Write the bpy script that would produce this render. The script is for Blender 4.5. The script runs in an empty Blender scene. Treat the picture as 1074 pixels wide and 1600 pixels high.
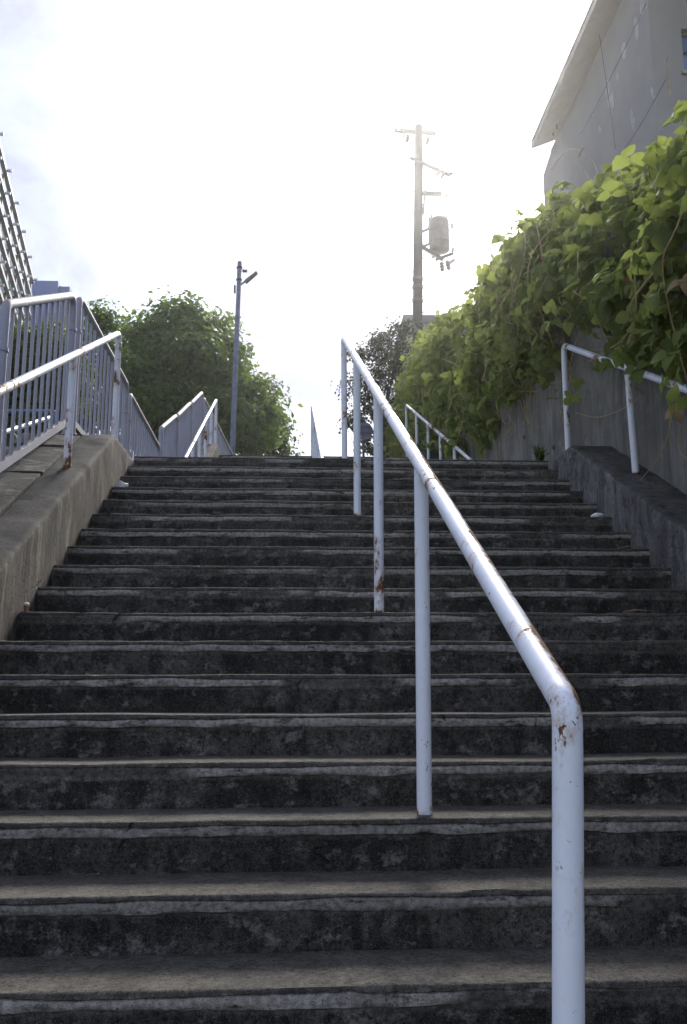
import bpy, math, random
import numpy as np
from mathutils import Matrix, Vector

random.seed(7)
rng = np.random.default_rng(7)
S = bpy.context.scene
COL = S.collection

# ------------------------------------------------------------------ camera
EYE, PIT, YAW, ROLL, FPX = 1.7528, .1887, .0542, -.0026, 1464.92      # focal length in pixels of a 1600 px tall frame
cam = bpy.data.cameras.new('camera')
cam.sensor_fit = 'VERTICAL'; cam.sensor_height = 24; cam.sensor_width = 24
cam.lens = 24 * FPX / 1600
cam.clip_start = .05; cam.clip_end = 2000
camo = bpy.data.objects.new('camera', cam); COL.objects.link(camo)
camo.matrix_world = (Matrix.Translation((0, 0, EYE)) @ Matrix.Rotation(-YAW, 4, 'Z')
                     @ Matrix.Rotation(math.pi / 2 + PIT, 4, 'X') @ Matrix.Rotation(ROLL, 4, 'Z'))
S.camera = camo

# ------------------------------------------------------------------ sky, sun, exposure
SUN_EL, SUN_AZ = math.radians(36.5), math.radians(13)                   # azimuth clockwise from +Y (up the stairs)
w = bpy.data.worlds.new('World'); S.world = w; w.use_nodes = True
N, LK = w.node_tree.nodes, w.node_tree.links
N.clear()
sky = N.new('ShaderNodeTexSky'); sky.sky_type = 'NISHITA'; sky.sun_disc = False
sky.sun_elevation = SUN_EL; sky.sun_rotation = SUN_AZ
sky.air_density = 1.0; sky.dust_density = 1.2; sky.ozone_density = 1.0
tc = N.new('ShaderNodeTexCoord')
cn = N.new('ShaderNodeTexNoise'); cn.inputs['Scale'].default_value = 2.6; cn.inputs['Detail'].default_value = 9
cn.inputs['Roughness'].default_value = .62; cn.inputs['Distortion'].default_value = .5
mp = N.new('ShaderNodeMapping'); mp.inputs['Scale'].default_value = (1, 1, 2.2)
LK.new(tc.outputs['Generated'], mp.inputs['Vector']); LK.new(mp.outputs[0], cn.inputs['Vector'])
cr = N.new('ShaderNodeMapRange'); cr.inputs['From Min'].default_value = .30; cr.inputs['From Max'].default_value = .62
cr.inputs['To Min'].default_value = .15; cr.inputs['To Max'].default_value = .95
LK.new(cn.outputs['Fac'], cr.inputs['Value'])
cloud = N.new('ShaderNodeRGB'); cloud.outputs[0].default_value = (2.4, 2.5, 3.3, 1)
mx = N.new('ShaderNodeMixRGB')
LK.new(cr.outputs[0], mx.inputs['Fac']); LK.new(sky.outputs[0], mx.inputs['Color1']); LK.new(cloud.outputs[0], mx.inputs['Color2'])
bg = N.new('ShaderNodeBackground'); bg.inputs['Strength'].default_value = .112
wo = N.new('ShaderNodeOutputWorld')
LK.new(mx.outputs[0], bg.inputs['Color']); LK.new(bg.outputs[0], wo.inputs['Surface'])

sl = bpy.data.lights.new('sun', 'SUN'); sl.energy = 3.0; sl.angle = math.radians(22); sl.color = (1, .95, .87)
so = bpy.data.objects.new('sun', sl); COL.objects.link(so)
sd = Vector((math.sin(SUN_AZ) * math.cos(SUN_EL), math.cos(SUN_AZ) * math.cos(SUN_EL), math.sin(SUN_EL)))
so.rotation_euler = sd.to_track_quat('Z', 'Y').to_euler(); so.location = (8, 30, 40)

S.view_settings.view_transform = 'Standard'; S.view_settings.look = 'None'
S.view_settings.exposure = 1.28; S.view_settings.gamma = 1; S.view_settings.use_curve_mapping = False
S.render.engine = 'CYCLES'
S.cycles.use_denoising = True
S.cycles.max_bounces = 5; S.cycles.diffuse_bounces = 3; S.cycles.glossy_bounces = 2; S.cycles.transmission_bounces = 3; S.cycles.transparent_max_bounces = 4
S.cycles.use_adaptive_sampling = True; S.cycles.adaptive_threshold = .02

# ------------------------------------------------------------------ measures
T, R, D0 = .30, .1517, 2.3986          # tread, riser, distance of step 0
XL, XR = -1.29, 2.11                   # clear width of the flight
Z1 = 24 * R                            # landing
Y1 = D0 + 17 * T
Y2, N2 = 11.9, 14                      # upper flight
Z2 = Z1 + N2 * R
Y2E = Y2 + (N2 - 1) * T
def nose(y): return (y - D0) / T * R + 7 * R
def nose2(y): return Z1 + R + (y - Y2) / T * R

_c, _s, _cy, _sy = math.cos(PIT), math.sin(PIT), math.cos(YAW), math.sin(YAW)
def ray(px, py):
    a, b = px - 537, py - 800
    u = math.cos(ROLL) * a + math.sin(ROLL) * b; v = -math.sin(ROLL) * a + math.cos(ROLL) * b
    xr, up = u / FPX, -v / FPX
    d = _c - _s * up; z = _s + _c * up
    return (_cy * xr + _sy * d, -_sy * xr + _cy * d, z)
def at(px, py, ax, val):               # a point of the place seen at px, py on the plane axis = val
    r = ray(px, py); t = (val - (EYE if ax == 2 else 0)) / r[ax]
    return np.array([t * r[0], t * r[1], EYE + t * r[2]])

# ------------------------------------------------------------------ small helpers
def tag(o, label=None, cat=None, group=None, kind=None):
    if label: o['label'] = label
    if cat: o['category'] = cat
    if group: o['group'] = group
    if kind: o['kind'] = kind
    return o
def empty(name, loc=(0, 0, 0)):
    o = bpy.data.objects.new(name, None); o.empty_display_size = .1
    COL.objects.link(o); o.location = loc; return o
def link(name, me, parent=None, loc=None):
    o = bpy.data.objects.new(name, me); COL.objects.link(o)
    if parent is not None: o.parent = parent
    if loc is not None: o.location = loc
    return o
def mesh(name, v, f, m=None, smooth=False, attrs=None):
    me = bpy.data.meshes.new(name)
    me.from_pydata([tuple(map(float, p)) for p in v], [], [tuple(map(int, q)) for q in f])
    if m: me.materials.append(m)
    if attrs:
        for k, a in attrs.items():
            at_ = me.attributes.new(k, 'FLOAT', 'POINT'); at_.data.foreach_set('value', np.asarray(a, dtype=np.float32))
    if smooth: me.polygons.foreach_set('use_smooth', [True] * len(me.polygons))
    me.update(); return me
def noise1(n, scale, seed, octaves=4):
    r = np.random.default_rng(seed); out = np.zeros(n); x = np.arange(n); amp = 1; tot = 0
    for o in range(octaves):
        m = int(n / scale) + 4; p = r.random(m) * 2 - 1
        t = x / scale; i = np.minimum(t.astype(int), m - 2); fr = t - i; fr = fr * fr * (3 - 2 * fr)
        out += amp * (p[i] * (1 - fr) + p[i + 1] * fr); tot += amp; amp *= .55; scale = max(scale / 2, 1.01)
    return out / tot * 1.6
def noise2(a, b, scale, seed, octaves=3):
    r = np.random.default_rng(seed); out = np.zeros(np.broadcast(a, b).shape); amp = 1; tot = 0
    for o in range(octaves):
        g = r.random((64, 64)) * 2 - 1
        x, y = a / scale, b / scale; i = np.floor(x).astype(int); j = np.floor(y).astype(int)
        fx, fy = x - i, y - j; fx = fx * fx * (3 - 2 * fx); fy = fy * fy * (3 - 2 * fy)
        G = lambda p, q: g[p % 64, q % 64]
        out += amp * ((G(i, j) * (1 - fx) + G(i + 1, j) * fx) * (1 - fy) + (G(i, j + 1) * (1 - fx) + G(i + 1, j + 1) * fx) * fy)
        tot += amp; amp *= .5; scale /= 2.03
    return out / tot * 1.5
class MB:
    def __init__(s): s.v = []; s.f = []
    def add(s, v, f):
        n = len(s.v); s.v += [tuple(p) for p in v]; s.f += [tuple(i + n for i in q) for q in f]; return s
    def box(s, a, b):
        (x0, y0, z0), (x1, y1, z1) = a, b
        return s.add([(x0, y0, z0), (x1, y0, z0), (x1, y1, z0), (x0, y1, z0), (x0, y0, z1), (x1, y0, z1), (x1, y1, z1), (x0, y1, z1)],
                     [(0, 3, 2, 1), (4, 5, 6, 7), (0, 1, 5, 4), (1, 2, 6, 5), (2, 3, 7, 6), (3, 0, 4, 7)])
    def bar(s, p, q, w_, h_=None, up=(0, 0, 1)):                       # a rectangular bar from p to q
        h_ = h_ or w_; p, q = Vector(p), Vector(q); d = (q - p).normalized(); u = Vector(up)
        if abs(d.dot(u)) > .98: u = Vector((0, 1, 0))
        sx = d.cross(u).normalized(); sz = sx.cross(d)
        vs = []
        for c in (p, q):
            for a, b in ((-1, -1), (1, -1), (1, 1), (-1, 1)): vs.append(c + sx * a * w_ / 2 + sz * b * h_ / 2)
        return s.add(vs, [(3, 2, 1, 0), (4, 5, 6, 7), (0, 1, 5, 4), (1, 2, 6, 5), (2, 3, 7, 6), (3, 0, 4, 7)])
    def tube(s, pts, r, seg=12, cap=True):
        pts = [Vector(p) for p in pts]; n = len(pts); rs = r if hasattr(r, '__len__') else [r] * n
        tn = [((pts[min(i + 1, n - 1)] - pts[max(i - 1, 0)])).normalized() for i in range(n)]
        u = tn[0].orthogonal().normalized(); vs = []; fs = []
        for i in range(n):
            u = (u - tn[i] * u.dot(tn[i])).normalized(); b = tn[i].cross(u)
            for k in range(seg):
                a = 2 * math.pi * k / seg; vs.append(pts[i] + (u * math.cos(a) + b * math.sin(a)) * rs[i])
        for i in range(n - 1):
            for k in range(seg):
                k2 = (k + 1) % seg; fs.append((i * seg + k, i * seg + k2, (i + 1) * seg + k2, (i + 1) * seg + k))
        if cap: fs.append(tuple(range(seg - 1, -1, -1))); fs.append(tuple(range((n - 1) * seg, n * seg)))
        return s.add(vs, fs)
    def lathe(s, prof, c, seg=16):                                     # (radius, z) profile about the vertical through c
        vs = []; fs = []
        for r, z in prof:
            for k in range(seg):
                a = 2 * math.pi * k / seg; vs.append((c[0] + r * math.cos(a), c[1] + r * math.sin(a), c[2] + z))
        for i in range(len(prof) - 1):
            for k in range(seg):
                k2 = (k + 1) % seg; fs.append((i * seg + k, i * seg + k2, (i + 1) * seg + k2, (i + 1) * seg + k))
        fs.append(tuple(range(seg - 1, -1, -1))); fs.append(tuple(range((len(prof) - 1) * seg, len(prof) * seg)))
        return s.add(vs, fs)
    def build(s, name, m, parent=None, smooth=False, origin=None, bevel=0):
        v = s.v if origin is None else [(p[0] - origin[0], p[1] - origin[1], p[2] - origin[2]) for p in s.v]
        me = mesh(name, v, s.f, m, False)
        o = link(name, me, parent, origin)
        if smooth: smooth_by_angle(me, 40)
        if bevel:
            b = o.modifiers.new('bevel', 'BEVEL'); b.width = bevel; b.segments = 2; b.limit_method = 'ANGLE'
        return o
def smooth_by_angle(me, deg):
    me.polygons.foreach_set('use_smooth', [True] * len(me.polygons))
    me.set_sharp_from_angle(angle=math.radians(deg))
def fillet(pts, r, n=5):                                               # round the inner corners of a polyline
    pts = [Vector(p) for p in pts]; out = [pts[0]]
    for i in range(1, len(pts) - 1):
        a, b, c = pts[i - 1], pts[i], pts[i + 1]
        d1, d2 = (a - b).normalized(), (c - b).normalized()
        ang = d1.angle(d2); t = min(r / math.tan(ang / 2), (a - b).length * .49, (c - b).length * .49)
        p, q = b + d1 * t, b + d2 * t
        for k in range(n + 1):
            s_ = k / n; out.append(p.lerp(b, s_).lerp(b.lerp(q, s_), s_))
    out.append(pts[-1]); return out
def grid_faces(nr, nc, flip=False):
    f = []
    for i in range(nr - 1):
        for j in range(nc - 1):
            q = (i * nc + j, i * nc + j + 1, (i + 1) * nc + j + 1, (i + 1) * nc + j)
            f.append(q[::-1] if flip else q)
    return f

# ------------------------------------------------------------------ materials
class G:
    def __init__(s, name):
        s.m = bpy.data.materials.new(name); s.m.use_nodes = True; s.t = s.m.node_tree
        s.b = s.t.nodes['Principled BSDF']; s.co = s.t.nodes.new('ShaderNodeTexCoord').outputs['Object']
        s.geo = None
    def nd(s, t, **k):
        n = s.t.nodes.new(t)
        for a, b in k.items(): setattr(n, a, b)
        return n
    def set(s, sock, v):
        if hasattr(v, 'is_output') or isinstance(v, bpy.types.NodeSocket): s.t.links.new(v, sock)
        else: sock.default_value = v
    def vec(s, scale=(1, 1, 1), loc=(0, 0, 0), src=None):
        n = s.nd('ShaderNodeMapping'); s.t.links.new(src or s.co, n.inputs['Vector'])
        n.inputs['Scale'].default_value = scale; n.inputs['Location'].default_value = loc; return n.outputs[0]
    def noise(s, scale, detail=5, rough=.55, vec=None, dist=0):
        n = s.nd('ShaderNodeTexNoise'); s.t.links.new(vec or s.co, n.inputs['Vector'])
        n.inputs['Scale'].default_value = scale; n.inputs['Detail'].default_value = detail
        n.inputs['Roughness'].default_value = rough; n.inputs['Distortion'].default_value = dist; return n.outputs['Fac']
    def vor(s, scale, vec=None, feature='F1'):
        n = s.nd('ShaderNodeTexVoronoi', feature=feature); s.t.links.new(vec or s.co, n.inputs['Vector'])
        n.inputs['Scale'].default_value = scale; return n.outputs['Distance']
    def rng(s, v, a, b, c=0., d=1., smooth=True):
        n = s.nd('ShaderNodeMapRange', interpolation_type='SMOOTHSTEP' if smooth else 'LINEAR')
        s.set(n.inputs['Value'], v)
        for k, x in zip(('From Min', 'From Max', 'To Min', 'To Max'), (a, b, c, d)): n.inputs[k].default_value = x
        return n.outputs[0]
    def math(s, op, a, b=0.):
        n = s.nd('ShaderNodeMath', operation=op); s.set(n.inputs[0], a); s.set(n.inputs[1], b); n.use_clamp = False; return n.outputs[0]
    def mix(s, f, a, b, mode='MIX'):
        n = s.nd('ShaderNodeMixRGB', blend_type=mode); n.use_clamp = False; s.set(n.inputs['Fac'], f)
        for k, x in (('Color1', a), ('Color2', b)): s.set(n.inputs[k], (*x, 1) if isinstance(x, tuple) else x)
        return n.outputs[0]
    def attr(s, name):
        n = s.nd('ShaderNodeAttribute', attribute_name=name); return n.outputs['Fac']
    def sep(s, v=None):
        n = s.nd('ShaderNodeSeparateXYZ'); s.t.links.new(v or s.co, n.inputs[0]); return n.outputs
    def done(s, color, rough=.8, bump=None, bs=.3, bd=.01, metal=0, spec=.4):
        s.set(s.b.inputs['Base Color'], (*color, 1) if isinstance(color, tuple) else color)
        s.set(s.b.inputs['Roughness'], rough); s.b.inputs['Metallic'].default_value = metal
        s.b.inputs['Specular IOR Level'].default_value = spec
        if bump is not None:
            n = s.nd('ShaderNodeBump'); n.inputs['Strength'].default_value = bs; n.inputs['Distance'].default_value = bd
            s.set(n.inputs['Height'], bump); s.t.links.new(n.outputs[0], s.b.inputs['Normal'])
        return s.m

def m_step():
    g = G('step_concrete')
    g.co = g.nd('ShaderNodeNewGeometry').outputs['Position']
    big = g.noise(1.7, 6, .62); med = g.noise(7, 7, .68); fine = g.noise(60, 5, .75); grain = g.noise(230, 3, .7)
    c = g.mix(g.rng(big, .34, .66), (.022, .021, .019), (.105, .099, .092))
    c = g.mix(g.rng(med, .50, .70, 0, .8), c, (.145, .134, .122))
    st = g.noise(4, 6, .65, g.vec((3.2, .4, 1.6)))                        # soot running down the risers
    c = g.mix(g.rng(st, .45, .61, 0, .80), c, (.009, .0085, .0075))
    c = g.mix(g.rng(g.noise(2.6, 6, .7, g.vec((.8, 1, 1.6), (6, 6, 2))), .50, .64, 0, .65), c, (.012, .012, .010))
    moss = g.noise(3.4, 7, .72, g.vec((1, 1, 1), (4, 2, 7)))
    c = g.mix(g.rng(moss, .52, .70, 0, .5), c, (.030, .032, .019))
    pale = g.noise(11, 6, .7, g.vec((1, 1, 1.4), (9, 3, 1)))               # lime bloom
    c = g.mix(g.rng(pale, .53, .66, 0, .75), c, (.25, .238, .228))
    pale2 = g.noise(26, 6, .75, g.vec((1, 1, 1.2), (1, 8, 5)))
    c = g.mix(g.math('MULTIPLY', g.rng(pale2, .57, .68, 0, .75), g.rng(big, .38, .6)), c, (.24, .225, .215))
    mot = g.math('MULTIPLY', g.rng(fine, .36, .66, .25, 2.0), g.rng(g.noise(105, 4, .7), .34, .68, .40, 1.7))
    c = g.mix(1., c, g.mix(mot, (0., 0., 0.), (1., 1., 1.)), 'MULTIPLY')
    lip = g.attr('lip')                                                   # bare plaster along the broken nosing
    lm = g.math('MULTIPLY', lip, g.rng(g.noise(13, 7, .75, g.vec((1, 1, 3))), .34, .50))
    c = g.mix(lm, c, g.mix(g.rng(fine, .35, .65), (.20, .19, .18), (.50, .48, .46)))
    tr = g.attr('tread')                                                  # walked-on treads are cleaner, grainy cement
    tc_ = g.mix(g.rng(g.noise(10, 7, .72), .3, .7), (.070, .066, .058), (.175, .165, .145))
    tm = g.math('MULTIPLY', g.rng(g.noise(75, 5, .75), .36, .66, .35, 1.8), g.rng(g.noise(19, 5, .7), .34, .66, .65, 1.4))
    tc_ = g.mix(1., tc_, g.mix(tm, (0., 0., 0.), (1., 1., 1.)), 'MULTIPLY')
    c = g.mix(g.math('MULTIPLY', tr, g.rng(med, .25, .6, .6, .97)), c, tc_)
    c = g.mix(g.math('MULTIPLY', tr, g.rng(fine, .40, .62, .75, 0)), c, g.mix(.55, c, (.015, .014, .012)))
    c = g.mix(g.rng(grain, .50, .70, 0, .75), c, g.mix(1., c, (.085, .082, .076), 'ADD'))
    c = g.mix(g.rng(g.noise(120, 4, .65), .54, .68, 0, .8), c, (.007, .007, .006))
    spk = g.rng(g.noise(420, 1, .5), .70, .76)
    c = g.mix(g.math('MULTIPLY', spk, .7), c, (.42, .41, .38))
    cr = g.vor(1.1, g.vec((1, 1.6, 1.3), (.3, .2, .1), None), 'DISTANCE_TO_EDGE')
    crk = g.math('MULTIPLY', g.rng(g.math('ADD', cr, g.math('MULTIPLY', g.math('SUBTRACT', g.noise(22, 4), .5), .03)), -.004, .004, 1, 0), g.rng(g.noise(1.2, 2), .54, .6))
    c = g.mix(g.math('MULTIPLY', crk, .8), c, (.006, .006, .006))
    c = g.mix(1., c, (1.05, 1.01, .94), 'MULTIPLY')
    pit = g.vor(48)
    h = g.math('ADD', g.math('MULTIPLY', fine, .9), g.math('MULTIPLY', grain, .55))
    h = g.math('ADD', h, g.math('MULTIPLY', g.rng(pit, .05, .22), .35))
    h = g.math('SUBTRACT', h, g.math('MULTIPLY', crk, 1.0))
    return g.done(c, g.rng(med, .3, .7, .75, .95), h, 1.0, .008, spec=.3)

def m_concrete(name, lo, hi, stain, streak=(6, 6, .5), stain_amt=.7, warm=None, grain_amt=.5, crack=True):
    g = G(name)
    g.co = g.nd('ShaderNodeNewGeometry').outputs['Position']
    big = g.noise(1.6, 6, .62); med = g.noise(6, 7, .7); fine = g.noise(50, 5, .72); grain = g.noise(230, 3, .65)
    c = g.mix(g.rng(big, .32, .68), lo, hi)
    if warm: c = g.mix(g.rng(g.noise(2.4, 6, .66, g.vec((1, 1, .8), (3, 1, 2))), .44, .62, 0, .85), c, warm)
    c = g.mix(g.rng(g.noise(2.6, 7, .7, g.vec(streak), .6), .44, .62, 0, stain_amt), c, stain)
    c = g.mix(g.rng(g.noise(2.2, 6, .65, g.vec((3, 5, .35), (1, 2, 9))), .50, .66, 0, stain_amt * .9), c, stain)
    c = g.mix(g.rng(g.noise(4.5, 7, .72, g.vec((1, 1, 1), (7, 5, 3))), .50, .68, 0, .65), c, tuple(x * .55 for x in lo))
    if warm:                                                            # lime and rust-brown runs down the face
        c = g.mix(g.rng(g.noise(2.0, 7, .7, g.vec((2, 5, .7), (5, 3, 1)), .5), .52, .62, 0, .8), c, tuple(min(1, x * 2.1) for x in hi))
        c = g.mix(g.rng(g.noise(3.0, 7, .7, g.vec((2, 4, .9), (1, 7, 4)), .5), .53, .64, 0, .85), c, stain)
    c = g.mix(g.rng(med, .56, .74, 0, .5), c, tuple(min(1, x * 1.6) for x in hi))
    c = g.mix(g.rng(grain, .46, .66, 0, grain_amt), c, g.mix(.6, c, (0, 0, 0)))
    mot = g.math('MULTIPLY', g.rng(fine, .32, .70, .55, 1.5), g.rng(g.noise(14, 6, .75, g.vec((1, 1, 1), (2, 2, 2))), .34, .66, .5, 1.5)) if crack else g.rng(fine, .3, .7, .9, 1.1)
    c = g.mix(1., c, g.mix(mot, (0., 0., 0.), (1., 1., 1.)), 'MULTIPLY')
    h = g.math('ADD', g.math('MULTIPLY', fine, .9), g.math('MULTIPLY', grain, .5))
    if crack:
        cr = g.vor(.9, g.vec((1, 1, 1), (.7, .2, .1)), 'DISTANCE_TO_EDGE')
        cr = g.math('ADD', cr, g.math('MULTIPLY', g.math('SUBTRACT', g.noise(9, 5, .65), .5), .07))
        crk = g.math('MULTIPLY', g.rng(cr, -.006, .004, 1, 0), g.rng(g.noise(1.1, 2), .42, .50))
        c = g.mix(crk, c, (.008, .007, .006)); h = g.math('SUBTRACT', h, crk)
    return g.done(c, .88, h, .8, .008, spec=.3)

def m_paint(name, base, rust=.5, dirt=.3, rough=.38, top=None, flake=0, spot=None):
    g = G(name)
    g.co = g.nd('ShaderNodeNewGeometry').outputs['Position']
    vz = g.vec((1, 1, .55))
    n1 = g.noise(13, 7, .75, vz); n2 = g.noise(3.1, 3); v = g.noise(30, 5, .7, g.vec((1, 1, .12)))
    s_ = g.math('ADD', n1, g.math('MULTIPLY', n2, .9))
    gen = g.sep(g.nd('ShaderNodeTexCoord').outputs['Generated'])
    s_ = g.math('ADD', s_, g.rng(gen[2], .0, .06, .30, 0))           # damp feet of the posts rust first
    if flake:                                                           # paint worn through on the weather side of the tube
        nz = g.sep(g.nd('ShaderNodeNewGeometry').outputs['Normal'])
        wz = g.math('ADD', g.math('MULTIPLY', nz[2], .55), g.math('MULTIPLY', nz[0], .75))
        s_ = g.math('ADD', s_, g.math('MULTIPLY', g.rng(wz, .45, 1.0), flake))
    if spot:                                                            # the bend and the post below it have lost most paint
        dv = g.nd('ShaderNodeVectorMath', operation='DISTANCE'); g.t.links.new(g.co, dv.inputs[0]); dv.inputs[1].default_value = spot[:3]
        s_ = g.math('ADD', s_, g.rng(dv.outputs['Value'], 0, spot[3], spot[4], 0))
    th = 1.135 - .10 * rust if rust > 0 else 1.6
    spots = g.rng(s_, th, th + .05); halo = g.rng(s_, th - .10, th + .03)
    pk = g.math('MULTIPLY', g.rng(g.noise(34, 4, .7, g.vec((1, 1, .6), (2, 5, 1))), .635, .67), g.rng(g.noise(5, 2, .5, g.vec((1, 1, 1), (8, 1, 4))), .45, .52))
    pk = g.math('MULTIPLY', pk, min(1., max(0., rust * 2.2)))
    spots = g.math('MAXIMUM', spots, pk)
    run = g.math('MULTIPLY', g.rng(v, .54, .74), g.rng(n2, .47, .62))
    c = g.mix(g.rng(g.noise(2.4, 5), .35, .7, 0, dirt), base, tuple(x * .72 for x in base))
    c = g.mix(g.rng(g.noise(45, 5, .7), .52, .72, 0, dirt * .6), c, tuple(x * .6 for x in base))
    if top:                                                             # weather-bared upper side of the tube
        nz = g.sep(g.nd('ShaderNodeNewGeometry').outputs['Normal'])
        c = g.mix(g.math('MULTIPLY', g.rng(nz[2], .1, .8), g.rng(g.noise(20, 6, .7), .3, .6, .45, 1)), c, top)
    c = g.mix(g.math('MULTIPLY', halo, .6), c, (.40, .23, .11))
    c = g.mix(g.math('MULTIPLY', run, max(0., .45 * rust)), c, (.42, .24, .11))
    c = g.mix(spots, c, g.mix(g.noise(60, 3), (.045, .020, .010), (.26, .105, .040)))
    fleck = g.rng(g.noise(75, 4, .7), .685, .71)
    c = g.mix(g.math('MULTIPLY', fleck, .85 * min(1, rust + .2)), c, (.08, .035, .02))
    r = g.mix(spots, (rough,) * 3, (.9,) * 3)
    h = g.math('ADD', g.math('MULTIPLY', g.noise(40, 3), .25), g.math('MULTIPLY', spots, -.8))
    return g.done(c, r, h, .4, .003, spec=.5)

def m_plain(name, c, rough=.6, metal=0, var=.25, scale=6, spec=.4):
    g = G(name)
    cc = g.mix(g.rng(g.noise(scale, 6, .65), .3, .7), tuple(x * (1 - var) for x in c), tuple(min(1, x * (1 + var)) for x in c))
    return g.done(cc, rough, g.noise(scale * 8, 3), .15, .01, metal, spec)

def m_leaf(name, lo, hi, back, trans=.45, rough=.42, obj_rand=False):
    g = G(name)
    r = g.nd('ShaderNodeObjectInfo').outputs['Random'] if obj_rand else g.attr('tint')
    c = g.mix(g.rng(r, 0, 1, smooth=False), lo, hi)
    c = g.mix(g.rng(g.noise(30, 4), .35, .7, 0, .35), c, tuple(x * .6 for x in lo))
    t = g.nd('ShaderNodeBsdfTranslucent'); g.set(t.inputs['Color'], g.mix(.5, c, back))
    g.done(c, rough, g.noise(60, 3), .2, .003, spec=.25)
    ms = g.nd('ShaderNodeMixShader'); ms.inputs[0].default_value = trans
    out = g.t.nodes['Material Output']
    g.t.links.new(g.b.outputs[0], ms.inputs[1]); g.t.links.new(t.outputs[0], ms.inputs[2]); g.t.links.new(ms.outputs[0], out.inputs['Surface'])
    return g.m

M = {}
M['step'] = m_step()
M['cheek_l'] = m_concrete('cheek_concrete_warm', (.034, .031, .027), (.098, .087, .076), (.010, .009, .008), (1, 2.6, 1.0), .9, (.115, .090, .068))
M['cheek_top'] = m_concrete('cheek_concrete_top', (.028, .027, .024), (.066, .063, .056), (.011, .010, .009), (1, 1, 1), .75)
M['cheek_top_r'] = m_concrete('cheek_concrete_top_grey', (.075, .072, .064), (.140, .134, .120), (.032, .031, .026), (1, 1, 1), .65)
M['slab'] = m_concrete('slab_concrete', (.040, .037, .033), (.092, .084, .075), (.016, .015, .013), (2, .8, 1), .75, (.076, .062, .049))
M['cheek_r'] = m_concrete('cheek_concrete_grey', (.130, .125, .115), (.260, .250, .238), (.060, .058, .053), (1, 2.4, .8), .7)
M['wall'] = m_concrete('retaining_concrete', (.195, .185, .158), (.290, .278, .242), (.110, .104, .086), (1, 2.0, .30), .65, None, .3, False)
M['landing'] = m_concrete('landing_concrete', (.10, .095, .085), (.18, .17, .15), (.04, .038, .033), (1, 1, 1), .5)
M['white'] = m_paint('white_post_paint', (.82, .85, .91), .45)
M['white_rail'] = m_paint('white_rail_paint', (.83, .86, .92), .50, flake=.26, spot=(.46, 1.46, 1.64, .20, .19))
M['white_old'] = m_paint('white_rusting_paint', (.74, .77, .83), .70, .4)
M['blue'] = m_paint('blue_grey_fence_paint', (.33, .337, .405), 0, .5, .55)
M['blue_frame'] = m_paint('fence_frame_paint', (.32, .325, .39), .02, .5, .6, top=(.24, .21, .175))
M['blue_deep'] = m_plain('blue_rail_paint', (.10, .14, .28), .5)
M['soil'] = m_plain('soil', (.075, .065, .042), .95, 0, .4, 3)
M['grass'] = m_plain('rough_grass', (.055, .075, .028), .95, 0, .5, 1.5)
M['bark'] = m_plain('bark', (.070, .055, .042), .9, 0, .4, 14)
M['stem'] = m_plain('vine_stem', (.46, .34, .16), .7, 0, .3, 20)
M['leaf'] = m_leaf('vine_leaf', (.080, .118, .028), (.205, .255, .066), (.50, .58, .13), .60, .6)
M['leaf_o'] = m_leaf('vine_leaf_single', (.088, .128, .028), (.235, .285, .070), (.52, .60, .13), .60, .6, obj_rand=True)
M['dry_leaf'] = m_plain('dry_leaf', (.24, .16, .08), .9, 0, .3, 30)
M['tree_a'] = m_leaf('tree_leaf_dark', (.026, .062, .020), (.135, .220, .044), (.28, .42, .05), .45)
M['tree_b'] = m_leaf('tree_leaf_olive', (.050, .080, .020), (.130, .165, .040), (.22, .30, .05), .4)
M['tree_c'] = m_leaf('tree_leaf_sparse', (.022, .036, .020), (.060, .085, .030), (.09, .14, .03), .25)
M['pole'] = m_plain('pole_concrete', (.035, .031, .034), .85, 0, .2, 4)
M['steel'] = m_plain('galvanised_steel', (.09, .095, .115), .6, .2)
M['lamp_pole'] = m_plain('lamp_pole_paint', (.16, .18, .26), .5, 0)
M['dark'] = m_plain('dark_fitting', (.045, .045, .05), .6)
M['trafo'] = m_plain('transformer_paint', (.060, .060, .072), .55)
M['porcelain'] = m_plain('porcelain', (.12, .10, .095), .4)
M['plaster'] = m_plain('house_plaster', (.36, .34, .32), .92, 0, .06, .9)
M['patch'] = m_plain('plaster_repair', (.45, .44, .43), .9)
M['soffit'] = m_plain('soffit_board', (.24, .225, .215), .85, 0, .08)
M['roofing'] = m_plain('roofing', (.10, .10, .11), .8)
M['glass'] = G('window_glass').done((.20, .26, .42), .08, spec=.9)
M['glass_g'] = m_plain('green_glass', (.50, .68, .68), .10, 0, .25, .3, .9)  # green is the glass; its paleness is sky reflection put into the colour
M['frame'] = m_plain('window_frame', (.16, .17, .20), .5, .3)
M['fin'] = m_plain('facade_frame', (.13, .115, .135), .6, 0, .2, .5)
M['fin_pale'] = m_plain('facade_bracket', (.65, .62, .64), .5)
M['blue_wall'] = m_plain('blue_grey_cladding', (.17, .21, .36), .7, 0, .12, .3)
M['paper'] = m_plain('paper', (.75, .74, .72), .8)
M['cup'] = m_plain('cup', (.30, .13, .08), .6)
M['sign_back'] = m_plain('sign_back', (.13, .14, .20), .55)
M['teal'] = m_plain('teal_fence', (.05, .12, .17), .6)
M['rust'] = m_plain('rust_stain', (.085, .050, .030), .95, 0, .5, 40)
M['cable'] = m_plain('cable', (.07, .07, .075), .6)

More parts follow.
